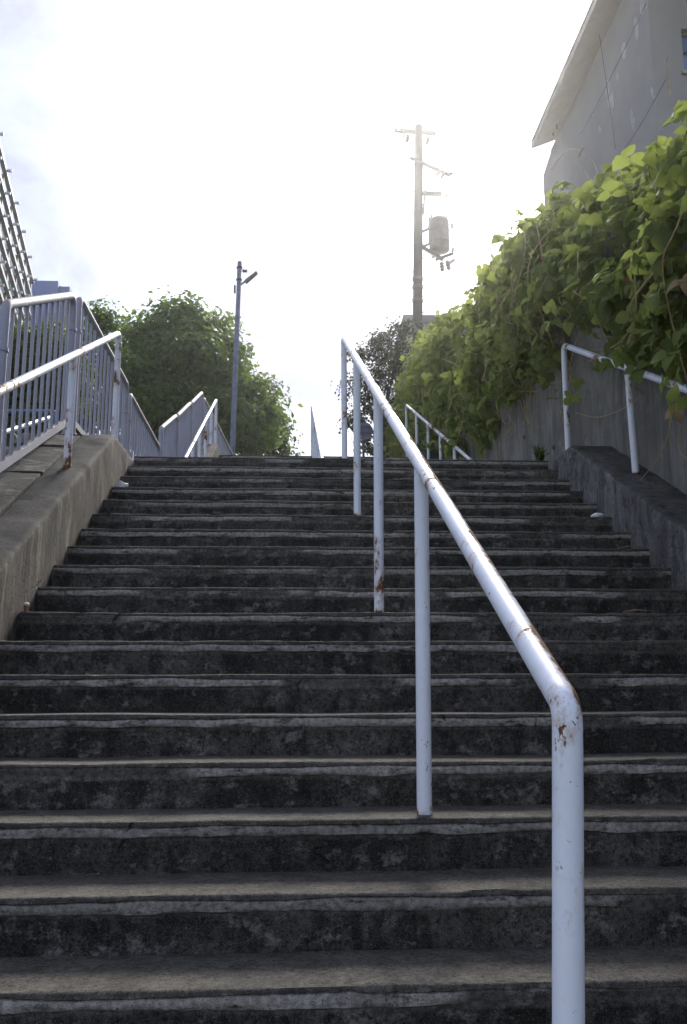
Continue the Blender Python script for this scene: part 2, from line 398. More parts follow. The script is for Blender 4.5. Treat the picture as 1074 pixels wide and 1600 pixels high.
# ------------------------------------------------------------------ ground and terrain
def hill(y):
    return float(np.interp(y, [-300, .3, Y1, Y2 - .3, Y2E, 400], [0, 0, Z1, Z1, Z2, Z2]))
ys = [-300, -60, -10, 0, .3] + list(np.arange(.8, 20, .5)) + [21, 24, 28, 34, 45, 80, 200, 500]
xs = [-500, -150, -60, -30, -15, -8, -5, -3.5, -2.6, -2.0, -1.9, 2.2, 2.3, 2.4, 2.7, 4, 6, 10, 16, 30, 60, 150, 500]
v = []; 
for y in ys:
    for x in xs:
        z = hill(y)
        if -1.95 < x < 2.5: z -= .45 if y < Y2E + .3 else .02
        elif x <= -1.95: z -= .25 + .03 * min(30, -x - 2) + .12 * math.sin(x * 1.7 + y) + (0 if y > Y2E else .15)
        else: z -= .3
        v.append((x, y, z))
tag(link('ground', mesh('ground', v, grid_faces(len(ys), len(xs)), M['grass'], True)), kind='structure')

def slab(name, x0, x1, y0, y1, z, m, th=.3):
    nx, ny = int((x1 - x0) / .06) + 2, int((y1 - y0) / .06) + 2
    X, Y = np.meshgrid(np.linspace(x0, x1, nx), np.linspace(y0, y1, ny))
    Zs = z + .004 * noise2(X, Y, .4, 3)
    v = np.stack([X, Y, Zs], -1).reshape(-1, 3); f = grid_faces(ny, nx)
    b = len(v); v = np.vstack([v, [(x0, y0, z - th), (x1, y0, z - th), (x1, y1, z - th), (x0, y1, z - th)]])
    c = [0, nx - 1, nx * ny - 1, nx * (ny - 1)]
    f += [(b + i, b + (i + 1) % 4, c[(i + 1) % 4], c[i]) for i in range(4)]
    return tag(link(name, mesh(name, v, f, m)), kind='structure')
slab('pavement', XL - .9, XR + .30, -6, D0 - 6 * T + .012, 0, M['landing'])
slab('landing', XL - .62, XR + .31, Y1 + .32, Y2 + .01, Z1, M['landing'])
slab('upper_landing', XL - .9, XR + 2.2, Y2E + .32, 24, Z2, M['landing'])

# ------------------------------------------------------------------ flights of steps
def step_mesh(seed, x0, x1, dx, fine=True):
    n = int((x1 - x0) / dx) + 1; X = np.linspace(x0, x1, n)
    s0 = seed * 17; lsc = .70 + .5 * random.Random(seed).random()
    big = noise1(n, .55 / dx, s0 + 1); chip = noise1(n, .10 / dx, s0 + 2, 5); chip2 = noise1(n, .23 / dx, s0 + 3, 5)
    low = noise1(n, .30 / dx, s0 + 4, 6)
    chipd = np.clip(chip - .55, 0, 1) * .035 + np.clip(chip2 - .75, 0, 1) * .05       # chipped arris
    lipz = -.047 - .004 * low - .004 * np.clip(chip, -1, 1)                           # ragged lower edge of the plaster lip
    lost = np.clip((noise1(n, .8 / dx, s0 + 5, 5) - .25) * 6, 0, 1)                   # where the lip has fallen off
    rec = .013 + .003 * big
    crk = -.017 - .0045 * noise1(n, .2 / dx, s0 + 7, 6)                               # crack under the top coat
    rows = []
    dip = .003 * big
    for y in (.335, .24, .16, .10, .06, .035, .018):
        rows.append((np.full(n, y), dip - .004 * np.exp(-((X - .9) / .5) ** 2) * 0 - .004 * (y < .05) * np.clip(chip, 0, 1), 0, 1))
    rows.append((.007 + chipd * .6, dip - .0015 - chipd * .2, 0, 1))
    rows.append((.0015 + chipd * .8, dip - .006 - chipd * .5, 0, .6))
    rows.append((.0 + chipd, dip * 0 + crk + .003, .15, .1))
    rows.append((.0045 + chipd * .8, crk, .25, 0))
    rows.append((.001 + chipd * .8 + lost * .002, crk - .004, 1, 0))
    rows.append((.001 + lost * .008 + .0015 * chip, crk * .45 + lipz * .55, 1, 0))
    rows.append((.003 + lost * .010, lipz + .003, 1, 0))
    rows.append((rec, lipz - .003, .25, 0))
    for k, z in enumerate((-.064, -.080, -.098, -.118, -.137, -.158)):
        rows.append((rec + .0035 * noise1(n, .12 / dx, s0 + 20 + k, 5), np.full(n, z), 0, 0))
    nr = len(rows); V = np.zeros((nr, n, 3)); lip = np.zeros((nr, n)); tr = np.zeros((nr, n))
    for i, (y, z, l, t) in enumerate(rows):
        V[i, :, 0] = X; V[i, :, 1] = y; V[i, :, 2] = z
        lip[i] = l * lsc * (1 - .75 * (lost if l == 1 else 0)); tr[i] = t
    return V.reshape(-1, 3), grid_faces(nr, n, flip=True), lip.ravel(), tr.ravel()
stairs = tag(empty('staircase', (.41, D0 - 6 * T, 0)), 'wide worn concrete steps with pale chipped edges filling the foreground', 'staircase')
for k in range(-6, 18):
    dx = .0125 if k < 8 else .02
    v, f, lip, tr = step_mesh(k + 30, XL - .012, XR + .012, dx)
    o = link('step', mesh('step', v, f, M['step'], False, {'lip': lip, 'tread': tr}))
    smooth_by_angle(o.data, 50)
    o.parent = stairs; o.location = (-.41, (k + 6) * T, (k + 7) * R)
stairs2 = tag(empty('staircase', (.41, Y2, Z1)), 'upper flight of concrete steps beyond the landing, mostly hidden', 'staircase')
for k in range(N2):
    v, f, lip, tr = step_mesh(k + 90, XL - .012, XR + .012, .05)
    o = link('step', mesh('step', v, f, M['step'], False, {'lip': lip, 'tread': tr}), stairs2)
    o.location = (-.41, k * T, (k + 1) * R)

# ------------------------------------------------------------------ cheek walls
def sweep(name, prof_fn, ys, m, seed, amp=.004):
    V = []
    for y in ys: V.append(prof_fn(y))
    V = np.array(V); ny, npf = V.shape[:2]
    nz = noise2(V[..., 1] + 3, V[..., 2] + V[..., 0] * 2 + 5, .25, seed); nz2 = noise2(V[..., 1] + 9, V[..., 2] - V[..., 0] + 5, .07, seed + 1)
    V[..., 0] += amp * (nz + .5 * nz2); V[..., 2] += amp * (nz2 * .5 + nz)
    f = grid_faces(ny, npf)
    f += [tuple(range(npf - 1, -1, -1)), tuple((ny - 1) * npf + i for i in range(npf))]
    me = mesh(name, V.reshape(-1, 3), f, m)
    return me
def two_mats(me, m2, test):
    me.materials.append(m2)
    for p in me.polygons:
        if test(p): p.material_index = 1
def ctop_l(y): return min(nose(y) + float(np.interp(y, [4.2, 6.6], [.325, .375])), 3.575 + .02 * max(0, (y - 6.5)))
def prof_l(y):
    z = ctop_l(y); x = XL; out = []
    for t in (1.0, .86, .72, .58, .44, .3, .2, .12, .06, .025): out.append((x, y, z - t))
    out += [(x - .004, y, z - .012), (x - .012, y, z - .003), (x - .03, y, z)]
    for xx in (-.08, -.13, -.18, -.215): out.append((x + xx, y, z))
    out += [(x - .228, y, z - .004), (x - .228, y, z - 1.0)]
    return out
yl = list(np.arange(-.2, 7.46, .035))
me = sweep('cheek_wall', prof_l, yl, M['cheek_l'], 11, .0065)
two_mats(me, M['cheek_top'], lambda p: abs(p.normal.z) > .35); smooth_by_angle(me, 60)
me.flip_normals() if me.polygons[5].normal.x < 0 else None
tag(link('cheek_wall', me), 'brown stained low concrete wall sloping along the left edge of the steps', 'wall')

def ctop_r(y): return min(nose(y) + .285, 3.60 + .012 * max(0, (y - 6.8)))
def prof_r(y):
    z = ctop_r(y); x = XR; out = []
    out += [(x + .318, y, z - 1.0), (x + .318, y, z - .004)]
    for xx in (.30, .24, .18, .12, .07, .03): out.append((x + xx, y, z))
    out += [(x + .012, y, z - .003), (x + .004, y, z - .012)]
    for t in (.025, .06, .12, .2, .3, .44, .58, .72, .86, 1.0): out.append((x, y, z - t))
    return out
me = sweep('cheek_wall', prof_r, list(np.arange(-.2, 7.4, .035)), M['cheek_r'], 17, .005)
two_mats(me, M['cheek_top_r'], lambda p: abs(p.normal.z) > .35); smooth_by_angle(me, 60)
tag(link('cheek_wall', me), 'grey low concrete wall sloping between right step ends and retaining wall', 'wall')

def prof_u(x0, x1):
    def fn(y):
        z = min(nose2(y) + .30, Z2 + .1)
        return [(x1, y, z - 1), (x1, y, z - .01), (x1 - .01 * np.sign(x1 - x0), y, z), (x0 + .01 * np.sign(x1 - x0), y, z), (x0, y, z - .01), (x0, y, z - 1)]
    return fn
for (a, b, lab) in ((XL - .24, XL, 'left'), (XR, XR + .30, 'right')):
    me = sweep('cheek_wall', prof_u(a, b), list(np.arange(Y2 - .1, Y2E + .5, .1)), M['cheek_top'], 23, .004)
    tag(link('cheek_wall', me), 'low concrete wall on the %s of the far upper flight' % lab, 'wall')

# kerb slabs under the left fence
kerb = tag(empty('kerb', (-1.74, 3, nose(3))), 'row of sloping cracked concrete slabs under the blue fence', 'kerb')
yk = [0.2, 1.3, 2.5, 3.7, 4.72, 5.62, 6.28, 6.62]
def slab_piece(y0, y1, lift, skew):
    def top(y): return min(nose(y) + .372, 3.60) + lift
    nyy, nxx = max(5, int((y1 - y0) / .06)), 8
    V = []
    for i in range(nyy):
        for j in range(nxx):
            t = j / (nxx - 1); x = -1.526 - t * .42; y = y0 + .008 + (y1 - y0 - .016) * i / (nyy - 1) + skew * (t - .5)
            V.append((x, y, top(y) + .012 * t))
    V = np.array(V); V[:, 2] += .006 * noise2(V[:, 0] + 4, V[:, 1] + 2, .2, int(y0 * 100))
    V = V.reshape(nyy, nxx, 3); edge = V.copy()
    ring = [V[0, j] for j in range(nxx)] + [V[i, nxx - 1] for i in range(1, nyy)] + [V[nyy - 1, j] for j in range(nxx - 2, -1, -1)] + [V[i, 0] for i in range(nyy - 2, 0, -1)]
    idx = [j for j in range(nxx)] + [i * nxx + nxx - 1 for i in range(1, nyy)] + [(nyy - 1) * nxx + j for j in range(nxx - 2, -1, -1)] + [i * nxx for i in range(nyy - 2, 0, -1)]
    n0 = nyy * nxx; verts = list(V.reshape(-1, 3)) + [np.array((p[0], p[1], p[2] - .35)) for p in ring]
    f = [q[::-1] for q in grid_faces(nyy, nxx)]
    for a in range(len(ring)):
        b = (a + 1) % len(ring); f.append((idx[a], idx[b], n0 + b, n0 + a))
    return verts, f
for i in range(len(yk) - 1):
    v, f = slab_piece(yk[i], yk[i + 1], random.uniform(-.008, .012), random.uniform(-.05, .05))
    v = [(p[0] + 1.74, p[1] - 3, p[2] - nose(3)) for p in v]
    o = link('slab', mesh('slab', v, f, M['slab']), kerb)
    b = o.modifiers.new('bevel', 'BEVEL'); b.width = .008; b.segments = 2; b.limit_method = 'ANGLE'
v, f = slab_piece(6.64, 7.6, .0, 0)
link('slab', mesh('slab', [(p[0] + 1.74, p[1] - 3, p[2] - nose(3)) for p in v], f, M['slab']), kerb)

# ------------------------------------------------------------------ retaining wall, bank behind it
VY = [0, 2.5, 4, 5.8, 7.5, 9.3, 10.8, 11.9, 13.3, 16.2, 19.7, 21.5, 26]
VZ = [3.7, 4.45, 4.95, 5.50, 6.15, 6.80, 7.10, 7.12, 7.42, 8.45, 9.3, 8.9, 8.6]
def zsil(y): return np.interp(y, VY, VZ)
LY = [0, 4, 5.17, 6.07, 7.73, 9.7, 11.35, 13.5, 16, 20, 24]
LZ = [2.6, 3.0, 3.45, 4.05, 4.62, 4.85, 4.72, 5.25, 5.7, 6.1, 6.4]
def zlow(y): return np.interp(y, LY, LZ)
XW = XR + .325
def wall_mesh():
    V = []; ys = np.arange(-1.0, 21.6, .08); npf = 16
    for y in ys:
        zt = zsil(y) - .38; zb = hill(y) - .6
        V.append([(XW, y, zb + (zt - zb) * i / (npf - 1)) for i in range(npf)] + [(XW + .28, y, zt), (XW + .28, y, zb)])
    V = np.array(V); V[:, :npf, 0] += .007 * noise2(V[:, :npf, 1], V[:, :npf, 2], .6, 5)
    ny, n2 = V.shape[:2]
    f = grid_faces(ny, n2, flip=True) + [tuple(range(n2)), tuple((ny - 1) * n2 + i for i in range(n2 - 1, -1, -1))]
    me = mesh('retaining_wall', V.reshape(-1, 3), f, M['wall']); smooth_by_angle(me, 40); return me
rw = tag(link('retaining_wall', wall_mesh()), 'tall streaked grey concrete retaining wall on the right behind the vines', 'wall')
for px, py in ((820, 683), (866, 699)):
    p = at(px, py, 0, XW)
    MB().tube([(XW - .012, p[1], p[2]), (XW + .1, p[1], p[2])], [.022, .022], 10).build('weep_hole', M['dark'], rw)
bys = list(np.arange(-1, 27, .6)) + [32, 45]; bxs = [XW + .285, 3.2, 4, 5, 7, 10, 16]
v = [(x, y, zsil(y) - .46 + .06 * math.sin(x * 2 + y) + (0.0 if x < 4 else .12 * min(x - 4, 4))) for y in bys for x in bxs]
tag(link('hillside', mesh('hillside', v, grid_faces(len(bys), len(bxs)), M['soil'], True)), kind='structure')

# ------------------------------------------------------------------ handrails
PR = .0243
def handrail(label, path, posts, m_rail, m_post, r=PR, fr=.055, seg=20, feet=True):
    base = path[0] if path[0][2] < path[-1][2] else path[-1]
    h = empty('handrail', base); o = tuple(h.location)
    def loc(p): return (p[0] - o[0], p[1] - o[1], p[2] - o[2])
    MB().tube([loc(p) for p in fillet(path, fr, 6)], r, seg).build('rail', m_rail, h, True)
    for (a, b) in posts:
        MB().tube([loc(a), tuple((Vector(loc(a)) + Vector(loc(b))) / 2), loc(b)], r, seg).build('post', m_post, h, True)
    return tag(h, label, 'handrail')
# centre rail: bends down into its end posts, three posts between
HX = .422
c0, c4 = (.437, 1.50, 1.727), (HX - .004, 7.585, 4.715)
def along(a, b, y): t = (y - a[1]) / (b[1] - a[1]); return tuple(a[i] + (b[i] - a[i]) * t for i in range(3))
posts = []
for k in (2, 7, 12):
    y = D0 + k * T + .085; p = along(c0, c4, y)
    posts.append(((HX, y, (k + 7) * R - .02), (p[0], p[1], p[2] - .012)))
handrail('rusting white tube handrail up the middle of the near steps', [(.386, 1.50, 4 * R - .02), c0, c4, (HX, 7.585, Z1 - .02)], posts, M['white_rail'], M['white'])
# left rail on the cheek wall
LXr = -1.405
l0, l1 = (LXr + .01, 2.72, 0), (LXr - .005, 7.2, 4.575)
l0 = (l0[0], l0[1], 4.575 - (7.2 - 2.72) * R / T * .985)
pl = []
for y in (5.76, 4.27):
    p = along(l0, l1, y); pl.append(((LXr - .005, y, ctop_l(y) - .02), (p[0], p[1], p[2] - .012)))
handrail('rust streaked white tube handrail on the brown left wall', [(LXr, 2.72, ctop_l(2.72) - .02), l0, l1, (LXr, 7.19, 3.55)], pl, M['white_old'], M['white_old'])
# right rail on the grey cheek wall, half under leaves
RXr = 2.285
r1 = (RXr, 7.46, 4.64); r0 = (RXr, 3.05, 4.64 - 4.41 * R / T * .985)
pr = []
for y in (6.03, 4.52):
    p = along(r0, r1, y); pr.append(((RXr + .012, y, ctop_r(y) - .02), (p[0], p[1], p[2] - .012)))
handrail('white tube handrail under hanging leaves by the right retaining wall', [(RXr + .01, 3.05, ctop_r(3.05) - .02), r0, r1, (RXr - .006, 7.46, 3.58)], pr, M['white'], M['white'])
# upper flight
def upper_rail(label, a, b, ys, zfoot):
    ps = []
    for y in ys:
        p = along(a, b, y); ps.append(((p[0], y, zfoot(y)), (p[0], y, p[2] - .01)))
    return handrail(label, [(a[0], a[1], zfoot(a[1])), a, b, (b[0], b[1], zfoot(b[1]))], ps, M['white'], M['white'], fr=.07, seg=10)
upper_rail('far white handrail beside the blue fence of the upper flight', (-1.40, 11.75, 4.66), (-1.40, 16.25, 6.90), (12.65, 13.55, 14.45, 15.35), lambda y: min(nose2(y) + .25, Z2 + .08))
upper_rail('far white handrail seen end-on in the middle of the upper flight', (.375, 11.95, 4.70), (.315, 16.0, 6.74), (12.75, 13.55, 14.35, 15.2), lambda y: min(nose2(y) - .02, Z2))
upper_rail('far white handrail half under vines right of the upper flight', (2.27, 11.6, 4.66), (2.02, 16.2, 6.83), (12.5, 13.4, 14.3, 15.25), lambda y: min(nose2(y) + .25, Z2))
# rust washed out of the post feet onto the concrete
def stain(parent, c, slope, r_, seed):
    rr_ = random.Random(seed); o = Vector(parent.location); n = 18; V = [Vector(c) - o + Vector((0, -.02, -.02 * slope + .0025))]
    for i in range(n):
        a = 6.283 * i / n; q = r_ * rr_.uniform(.7, 1.25); dx, dy = math.cos(a) * q, math.sin(a) * q * 1.1 - .02
        V.append(Vector(c) - o + Vector((dx, dy, dy * slope + .0015)))
    link('rust_stain', mesh('rust_stain', V, [(0, i + 1, (i + 1) % n + 1) for i in range(n)], M['rust']), parent)
rails = [o_ for o_ in COL.objects if o_.name.startswith('handrail')]
for y in (5.76, 4.27): stain(rails[1], (LXr - .005, y, ctop_l(y)), R / T, .052, int(y * 10))
for k in (2, 7, 12): stain(rails[0], (HX, D0 + k * T + .085, (k + 7) * R + .001), 0, .036, k)
# rails of the path beyond the left fence
pa, pb = at(5, 676, 1, 8.6), at(80, 652, 1, 9.8)
handrail('white tube handrail seen low through the left fence bars', [(pa[0] - 1.2, pa[1] - 2.2, pa[2] - .75), tuple(pa), tuple(pb), (pb[0] + .02, pb[1], pb[2] - .9)], [((pa[0], pa[1], pa[2] - .95), tuple(pa))], M['white'], M['white'], seg=10)
pa, pb = at(8, 643, 1, 10.6), at(88, 643, 1, 10.6)
handrail('dark blue tube rail seen low through the left fence bars', [(pa[0] - .8, pa[1], pa[2]), tuple(pb), (pb[0] + .03, pb[1], pb[2] - 1.0)], [((pa[0], pa[1], pa[2] - 1.0), tuple(pa))], M['blue_deep'], M['blue_deep'], seg=10)

# ------------------------------------------------------------------ blue bar fences
bar_me = mesh('bar', *(lambda b: (b.v, b.f))(MB().tube([(0, 0, 0), (0, 0, 1)], .0120, 8)), M['blue'])
smooth_by_angle(bar_me, 50)
def fence(label, p0, p1, h, foot=.30, sp=.158, rr=.030, group='blue bar fence panels'):
    """p0, p1: lower corners (x, y, z of the bottom rail); h: height to the top tube"""
    f = empty('fence', p0); d = Vector(p1) - Vector(p0)
    hh = h if hasattr(h, '__len__') else (h, h)
    top0, top1 = Vector((0, 0, hh[0])), d + Vector((0, 0, hh[1]))
    MB().tube(fillet([(0, 0, -foot), top0, top1, d + Vector((0, 0, -foot))], .10, 6), rr, 12).build('frame', M['blue_frame'], f, True)
    MB().bar((0, 0, 0), d, .034, .05).build('bottom_rail', M['blue_frame'], f)
    for t_, z_ in ((0, .72), (1, .72)):
        c = d * t_ + Vector((0, 0, z_ * hh[0]))
        MB().tube([c + Vector((0, 0, -.012)), c + Vector((0, 0, .012))], rr + .006, 12).build('clamp', M['blue_frame'], f, True)
    n = max(2, int(round(d.length / sp)))
    for i in range(1, n):
        t_ = i / n; b = link('bar', bar_me, f, d * t_)
        b.scale = (1, 1, (hh[0] + (hh[1] - hh[0]) * t_) - .01)
    tag(f, label, 'fence', group); return f
FX = -1.715
def fb(y): return (FX, y, nose(y) + .455)
fence('sloping blue bar fence panel cut by the left picture edge', fb(3.55), fb(5.16), 1.01)
fence('sloping blue bar fence panel nearest, behind the left white handrail', (FX, 5.33, nose(5.33) + .455), (FX, 6.93, nose(6.93) + .41), 1.01)
fence('level blue bar fence panel starting the landing, behind the handrail end post', (FX, 7.09, 3.80), (FX, 9.28, 3.80), 1.03)
fence('level blue bar fence panel at the far end of the landing', (FX, 9.44, 3.76), (FX, 11.62, 3.76), 1.03)
ue = [(-1.72, 11.78, 3.98), (-1.69, 13.12, 4.55), (-1.655, 14.55, 5.19), (-1.62, 15.95, 5.82)]
for i, lab in enumerate(('lowest rising blue fence panel of the upper flight, beside the landing fence', 'middle rising blue fence panel of the upper flight', 'topmost rising blue fence panel of the upper flight')):
    a, b = ue[i], ue[i + 1]
    fence(lab, (a[0], a[1] + .05, a[2] + .02), (b[0], b[1] - .04, b[2] - .02), (1.10, 1.12), foot=.25, sp=.15)
fence('far blue fence panel dropping behind the street lamp foot', (-1.61, 16.05, 5.84), (-1.36, 20.2, 5.86), 1.02, foot=.1, sp=.15)

# ------------------------------------------------------------------ street lamp
lp = empty('street_lamp', (-1.66, 24, Z2)); lh = 13.27 - Z2
top = (.14, 0, lh)
def lpt(z): return (.14 * z / lh, 0, z)
MB().tube([lpt(0), lpt(lh * .5), lpt(lh)], [.072, .068, .062], 14).build('pole', M['lamp_pole'], lp, True)
MB().tube([lpt(lh - .02), lpt(lh + .02)], [.066, .05], 14).build('cap', M['lamp_pole'], lp, True)
for z in (lh - .17, lh - .52):
    MB().tube([lpt(z - .02), lpt(z + .02)], .084, 14).build('band', M['dark'], lp, True)
MB().bar((.02, 0, lh - .68), (.02 + .0, 0, lh - .9), .05).build('bracket', M['dark'], lp)
b = MB().bar((.17, 0, lh - .66), (.33, -.05, lh - .555), .045); b.build('arm', M['lamp_pole'], lp)
hd = MB(); a0, a1 = Vector((.30, -.04, lh - .585)), Vector((.63, -.14, lh - .345))
hd.bar(a0, a1, .13, .062); hd.build('lamp_head', M['lamp_pole'], lp, bevel=.02)
MB().bar(a0 + Vector((.01, 0, -.045)), a1 + Vector((-.03, 0, -.05)), .13, .012).build('lens', M['porcelain'], lp)
for dx in (.25, .32):
    MB().lathe([(.01, 0), (.035, .01), (.04, .06), (.02, .09)], (dx, 0, lh - .30)).build('insulator', M['dark'], lp, True)
tag(lp, 'slim grey street lamp with one slanted head in front of the big tree', 'street lamp')

# ------------------------------------------------------------------ utility pole
UY = 26.0
up_ = empty('utility_pole', (3.46, UY, Z2 - .3)); u0 = np.array(up_.location)
def U(px, py, dy=0): p = at(px, py, 1, UY + dy); return tuple(p - u0)
t_ = U(654.5, 198)
MB().tube([(0, 0, -.3), tuple(np.array(t_) * .5), tuple(np.array(t_) * .96), t_, (t_[0], t_[1], t_[2] + .05)], [.165, .150, .125, .122, .08], 16).build('pole', M['pole'], up_, True)
def part_bar(n, a, b, w_, m='steel', h_=None): return MB().bar(a, b, w_, h_).build(n, M[m], up_)
part_bar('crossarm', U(617, 203.5), U(681, 208.5, .25), .09, 'dark', .11)
part_bar('crossarm', U(641, 246, -.2), U(704, 274, .2), .08, 'dark')
part_bar('crossarm', U(658, 302), U(690, 303), .09, 'dark', .11)
part_bar('crossarm', U(660, 386), U(693, 406), .09, 'dark')
part_bar('crossarm', U(681, 406), U(708, 396), .07, 'dark')
def ins(px0, py0, px1, py1, r=.05, m='porcelain', dy=0):
    a, b = Vector(U(px0, py0, dy)), Vector(U(px1, py1, dy)); pts, rs = [], []
    for i, q in enumerate((.35, 1, .7, 1, .7, .95, .3)): pts.append(a.lerp(b, i / 6)); rs.append(r * q * 1.25)
    MB().tube(pts, rs, 10).build('insulator', M[m], up_, True)
for a in ((630, 197, 630, 207, .03), (632, 209, 631, 215, .035), (638, 211, 636, 222, .06), (670, 215, 667, 226, .055), (636, 222, 634, 228, .025),
          (689, 266, 682, 274, .05), (695, 270, 689, 278, .05), (699, 275, 708, 270, .05), (698, 302, 697.5, 310, .03), (707, 349, 706.5, 358, .035), (708, 387, 707.5, 394, .04),
          (690, 409, 692, 424, .065), (699, 406, 702, 422, .065), (675, 403, 681, 399, .045), (703, 411, 711, 405, .045), (666, 291, 664, 306, .025)):
    ins(*a)
for a, b in (((636, 206), (638, 212)), ((668, 207), (670, 216)), ((690, 303), (698, 303)), ((694, 352), (707, 350)), ((700, 400), (708, 388)), ((631, 214), (632, 206))):
    MB().tube([U(*a), U(*b)], .010, 6).build('hanger', M['dark'], up_, True)
c = Vector(U(687, 392)); rr = .305; tall = U(687, 341)[2] - U(687, 392)[2]
tr = MB().lathe([(.08, -.05), (.2, -.03), (rr - .02, .0), (rr, .05), (rr, tall - .14), (rr - .04, tall - .06), (rr - .12, tall), (.06, tall + .02)], c, 24)
tro = tr.build('transformer', M['trafo'], up_, True)
for z in (.25, .6): MB().lathe([(rr + .006, 0), (rr + .014, .01), (rr + .014, .04), (rr + .006, .05)], (c.x, c.y, c.z + z), 24).build('hoop', M['trafo'], tro, True)
for a in (-.22, -.05, .16, .24): MB().lathe([(.02, 0), (.04, .03), (.025, .06), (.04, .09), (.015, .14)], (c.x + a, c.y - .05, c.z + tall - .05), 8).build('bushing', M['porcelain'], tro, True)
part_bar('bracket', U(660, 362), U(671, 357), .06, 'dark'); part_bar('bracket', U(660, 386), U(671, 381), .06, 'dark')
part_bar('bracket', U(671, 340), U(671, 382), .05, 'dark')
MB().tube([U(665, 297), U(663, 315), U(661.5, 335)], .03, 8).build('conduit', M['dark'], up_, True)
for i in range(15):                                                     # climbing bolts
    py = 215 + i * 21; px = np.interp(py, [198, 530], [654.5, 652.3]); s_ = 1 if i % 2 else -1
    hw = np.interp(py, [198, 530], [6.3, 8.2])
    part_bar('step_bolt', U(px + s_ * hw * .6, py), U(px + s_ * (hw + 2.6), py), .022, 'dark')
for py in (436, 449, 470): MB().tube([tuple(Vector(U(652.8, py + 2))), tuple(Vector(U(652.8, py - 2)))], .165, 16).build('band', M['dark'], up_, True)
tag(up_, 'tall utility pole with drum transformer and crossarms against the white sky', 'utility pole')
def cable(label, pts, r=.008):
    pts = [tuple(p) for p in pts]; b = MB().tube(pts, r, 6); o = b.build('cable', M['cable'], None, True, origin=pts[0]); tag(o, label, 'cable'); return o
def sag(a, b, n=14, s_=.3):
    a, b = Vector(a), Vector(b); return [a.lerp(b, i / n) + Vector((0, 0, -s_ * 4 * (i / n) * (1 - i / n))) for i in range(n + 1)]
cable('thin guy wire dropping from the lower crossarm of the utility pole', sag(at(683, 412, 1, UY), at(694, 500, 1, UY + 1), 8, .02), .011)
cable('thin wire running right from the utility pole above the vines', sag(at(660, 464, 1, UY), at(676, 451, 1, UY), 4, .0) + sag(at(677, 451, 1, UY), at(820, 455, 1, UY + 6), 10, .05), .010)
cable('thin wire slanting into the vines right of the transformer', sag(at(735, 340, 1, UY), at(830, 400, 1, 20), 10, .05), .008)
cable('thin wire falling away left of the utility pole', sag(at(634, 360, 1, 45), at(598, 520, 1, 50), 10, .2), .010)

for i, (a, b, lab) in enumerate((((631, 207), (584, 520), 'leftmost thin wire leaving the top crossarm of the utility pole'), ((668, 226), (600, 522), 'second thin wire leaving the top crossarm of the utility pole'), ((690, 275), (612, 524), 'thin wire leaving the slanting second crossarm of the utility pole'))):
    cable(lab, sag(at(*a, 1, UY), at(*b, 1, 62), 16, .6), .018)
# ------------------------------------------------------------------ round sign seen from behind
SY = 20.0; p = at(568, 674, 1, SY)
sg = empty('round_sign', (p[0], SY, Z2)); zc = p[2] - Z2
MB().tube([(0, 0, 0), (0, 0, zc + .2)], .03, 10).build('post', M['steel'], sg, True)
MB().tube([(0, -.035, zc), (0, -.055, zc)], .205, 28).build('disc', M['sign_back'], sg, True)
MB().bar((-.15, -.06, zc - .06), (.15, -.06, zc - .06), .03, .03).build('bracket', M['steel'], sg)
MB().bar((-.15, -.06, zc + .08), (.15, -.06, zc + .08), .03, .03).build('bracket', M['steel'], sg)
tag(sg, 'dark back of a round road sign behind the middle handrail', 'sign')
a, b = at(452, 712.5, 1, 32), at(640, 708, 1, 32)
tf = empty('low_fence', (a[0], 32, Z2)); 
MB().bar((0, 0, a[2] - Z2 - .03), (b[0] - a[0], 0, a[2] - Z2 - .03), .05, .06).build('rail', M['teal'], tf)
for i in range(6): MB().bar(((b[0] - a[0]) * i / 5, 0, 0), ((b[0] - a[0]) * i / 5, 0, a[2] - Z2 - .06), .05).build('post', M['teal'], tf)
tag(tf, 'thin dark teal rail just above the top of the far steps', 'fence')

# ------------------------------------------------------------------ grey house above the vines
hs = empty('plaster_house', (5.5, 12.7, 6.5)); ho = np.array(hs.location)
def L(p): return tuple(np.array(p) - ho)
BX, BY0, BY1, BT = 5.5, 12.7, 18.2, 13.25
wl = MB(); wl.add([L(p) for p in ((BX, BY0, 6.5), (BX, BY1, 6.5), (BX, BY1, BT), (BX, BY0, BT))], [(0, 1, 2, 3)])
# near face with a window opening
wx0, wx1, wz0, wz1 = 6.0, 7.15, 11.18, 11.93
X1 = 13.0
F = [(BX, wx0, 6.5, BT + .0), (wx0, wx1, 6.5, wz0), (wx0, wx1, wz1, BT), (wx1, X1, 6.5, BT)]
for x0, x1, z0, z1 in F: wl.add([L(p) for p in ((x0, BY0, z0), (x0, BY0, z1), (x1, BY0, z1), (x1, BY0, z0))], [(0, 1, 2, 3)])
dpt = .14
for (p, q) in (((wx0, wz0), (wx0, wz1)), ((wx0, wz1), (wx1, wz1)), ((wx1, wz1), (wx1, wz0)), ((wx1, wz0), (wx0, wz0))):
    wl.add([L(a) for a in ((p[0], BY0, p[1]), (q[0], BY0, q[1]), (q[0], BY0 + dpt, q[1]), (p[0], BY0 + dpt, p[1]))], [(3, 2, 1, 0)])
wl.add([L(p) for p in ((X1, BY0, 6.5), (X1, BY0, BT), (X1, BY1, BT), (X1, BY1, 6.5), (BX, BY1, 6.5), (BX, BY1, BT))], [(3, 2, 1, 0), (4, 5, 2, 3)])
wl.build('wall', M['plaster'], hs)
wn = MB().box(L((wx0, BY0 + dpt - .004, wz0)), L((wx1, BY0 + dpt + .01, wz1))).build('window', M['glass'], hs)
fr = MB()
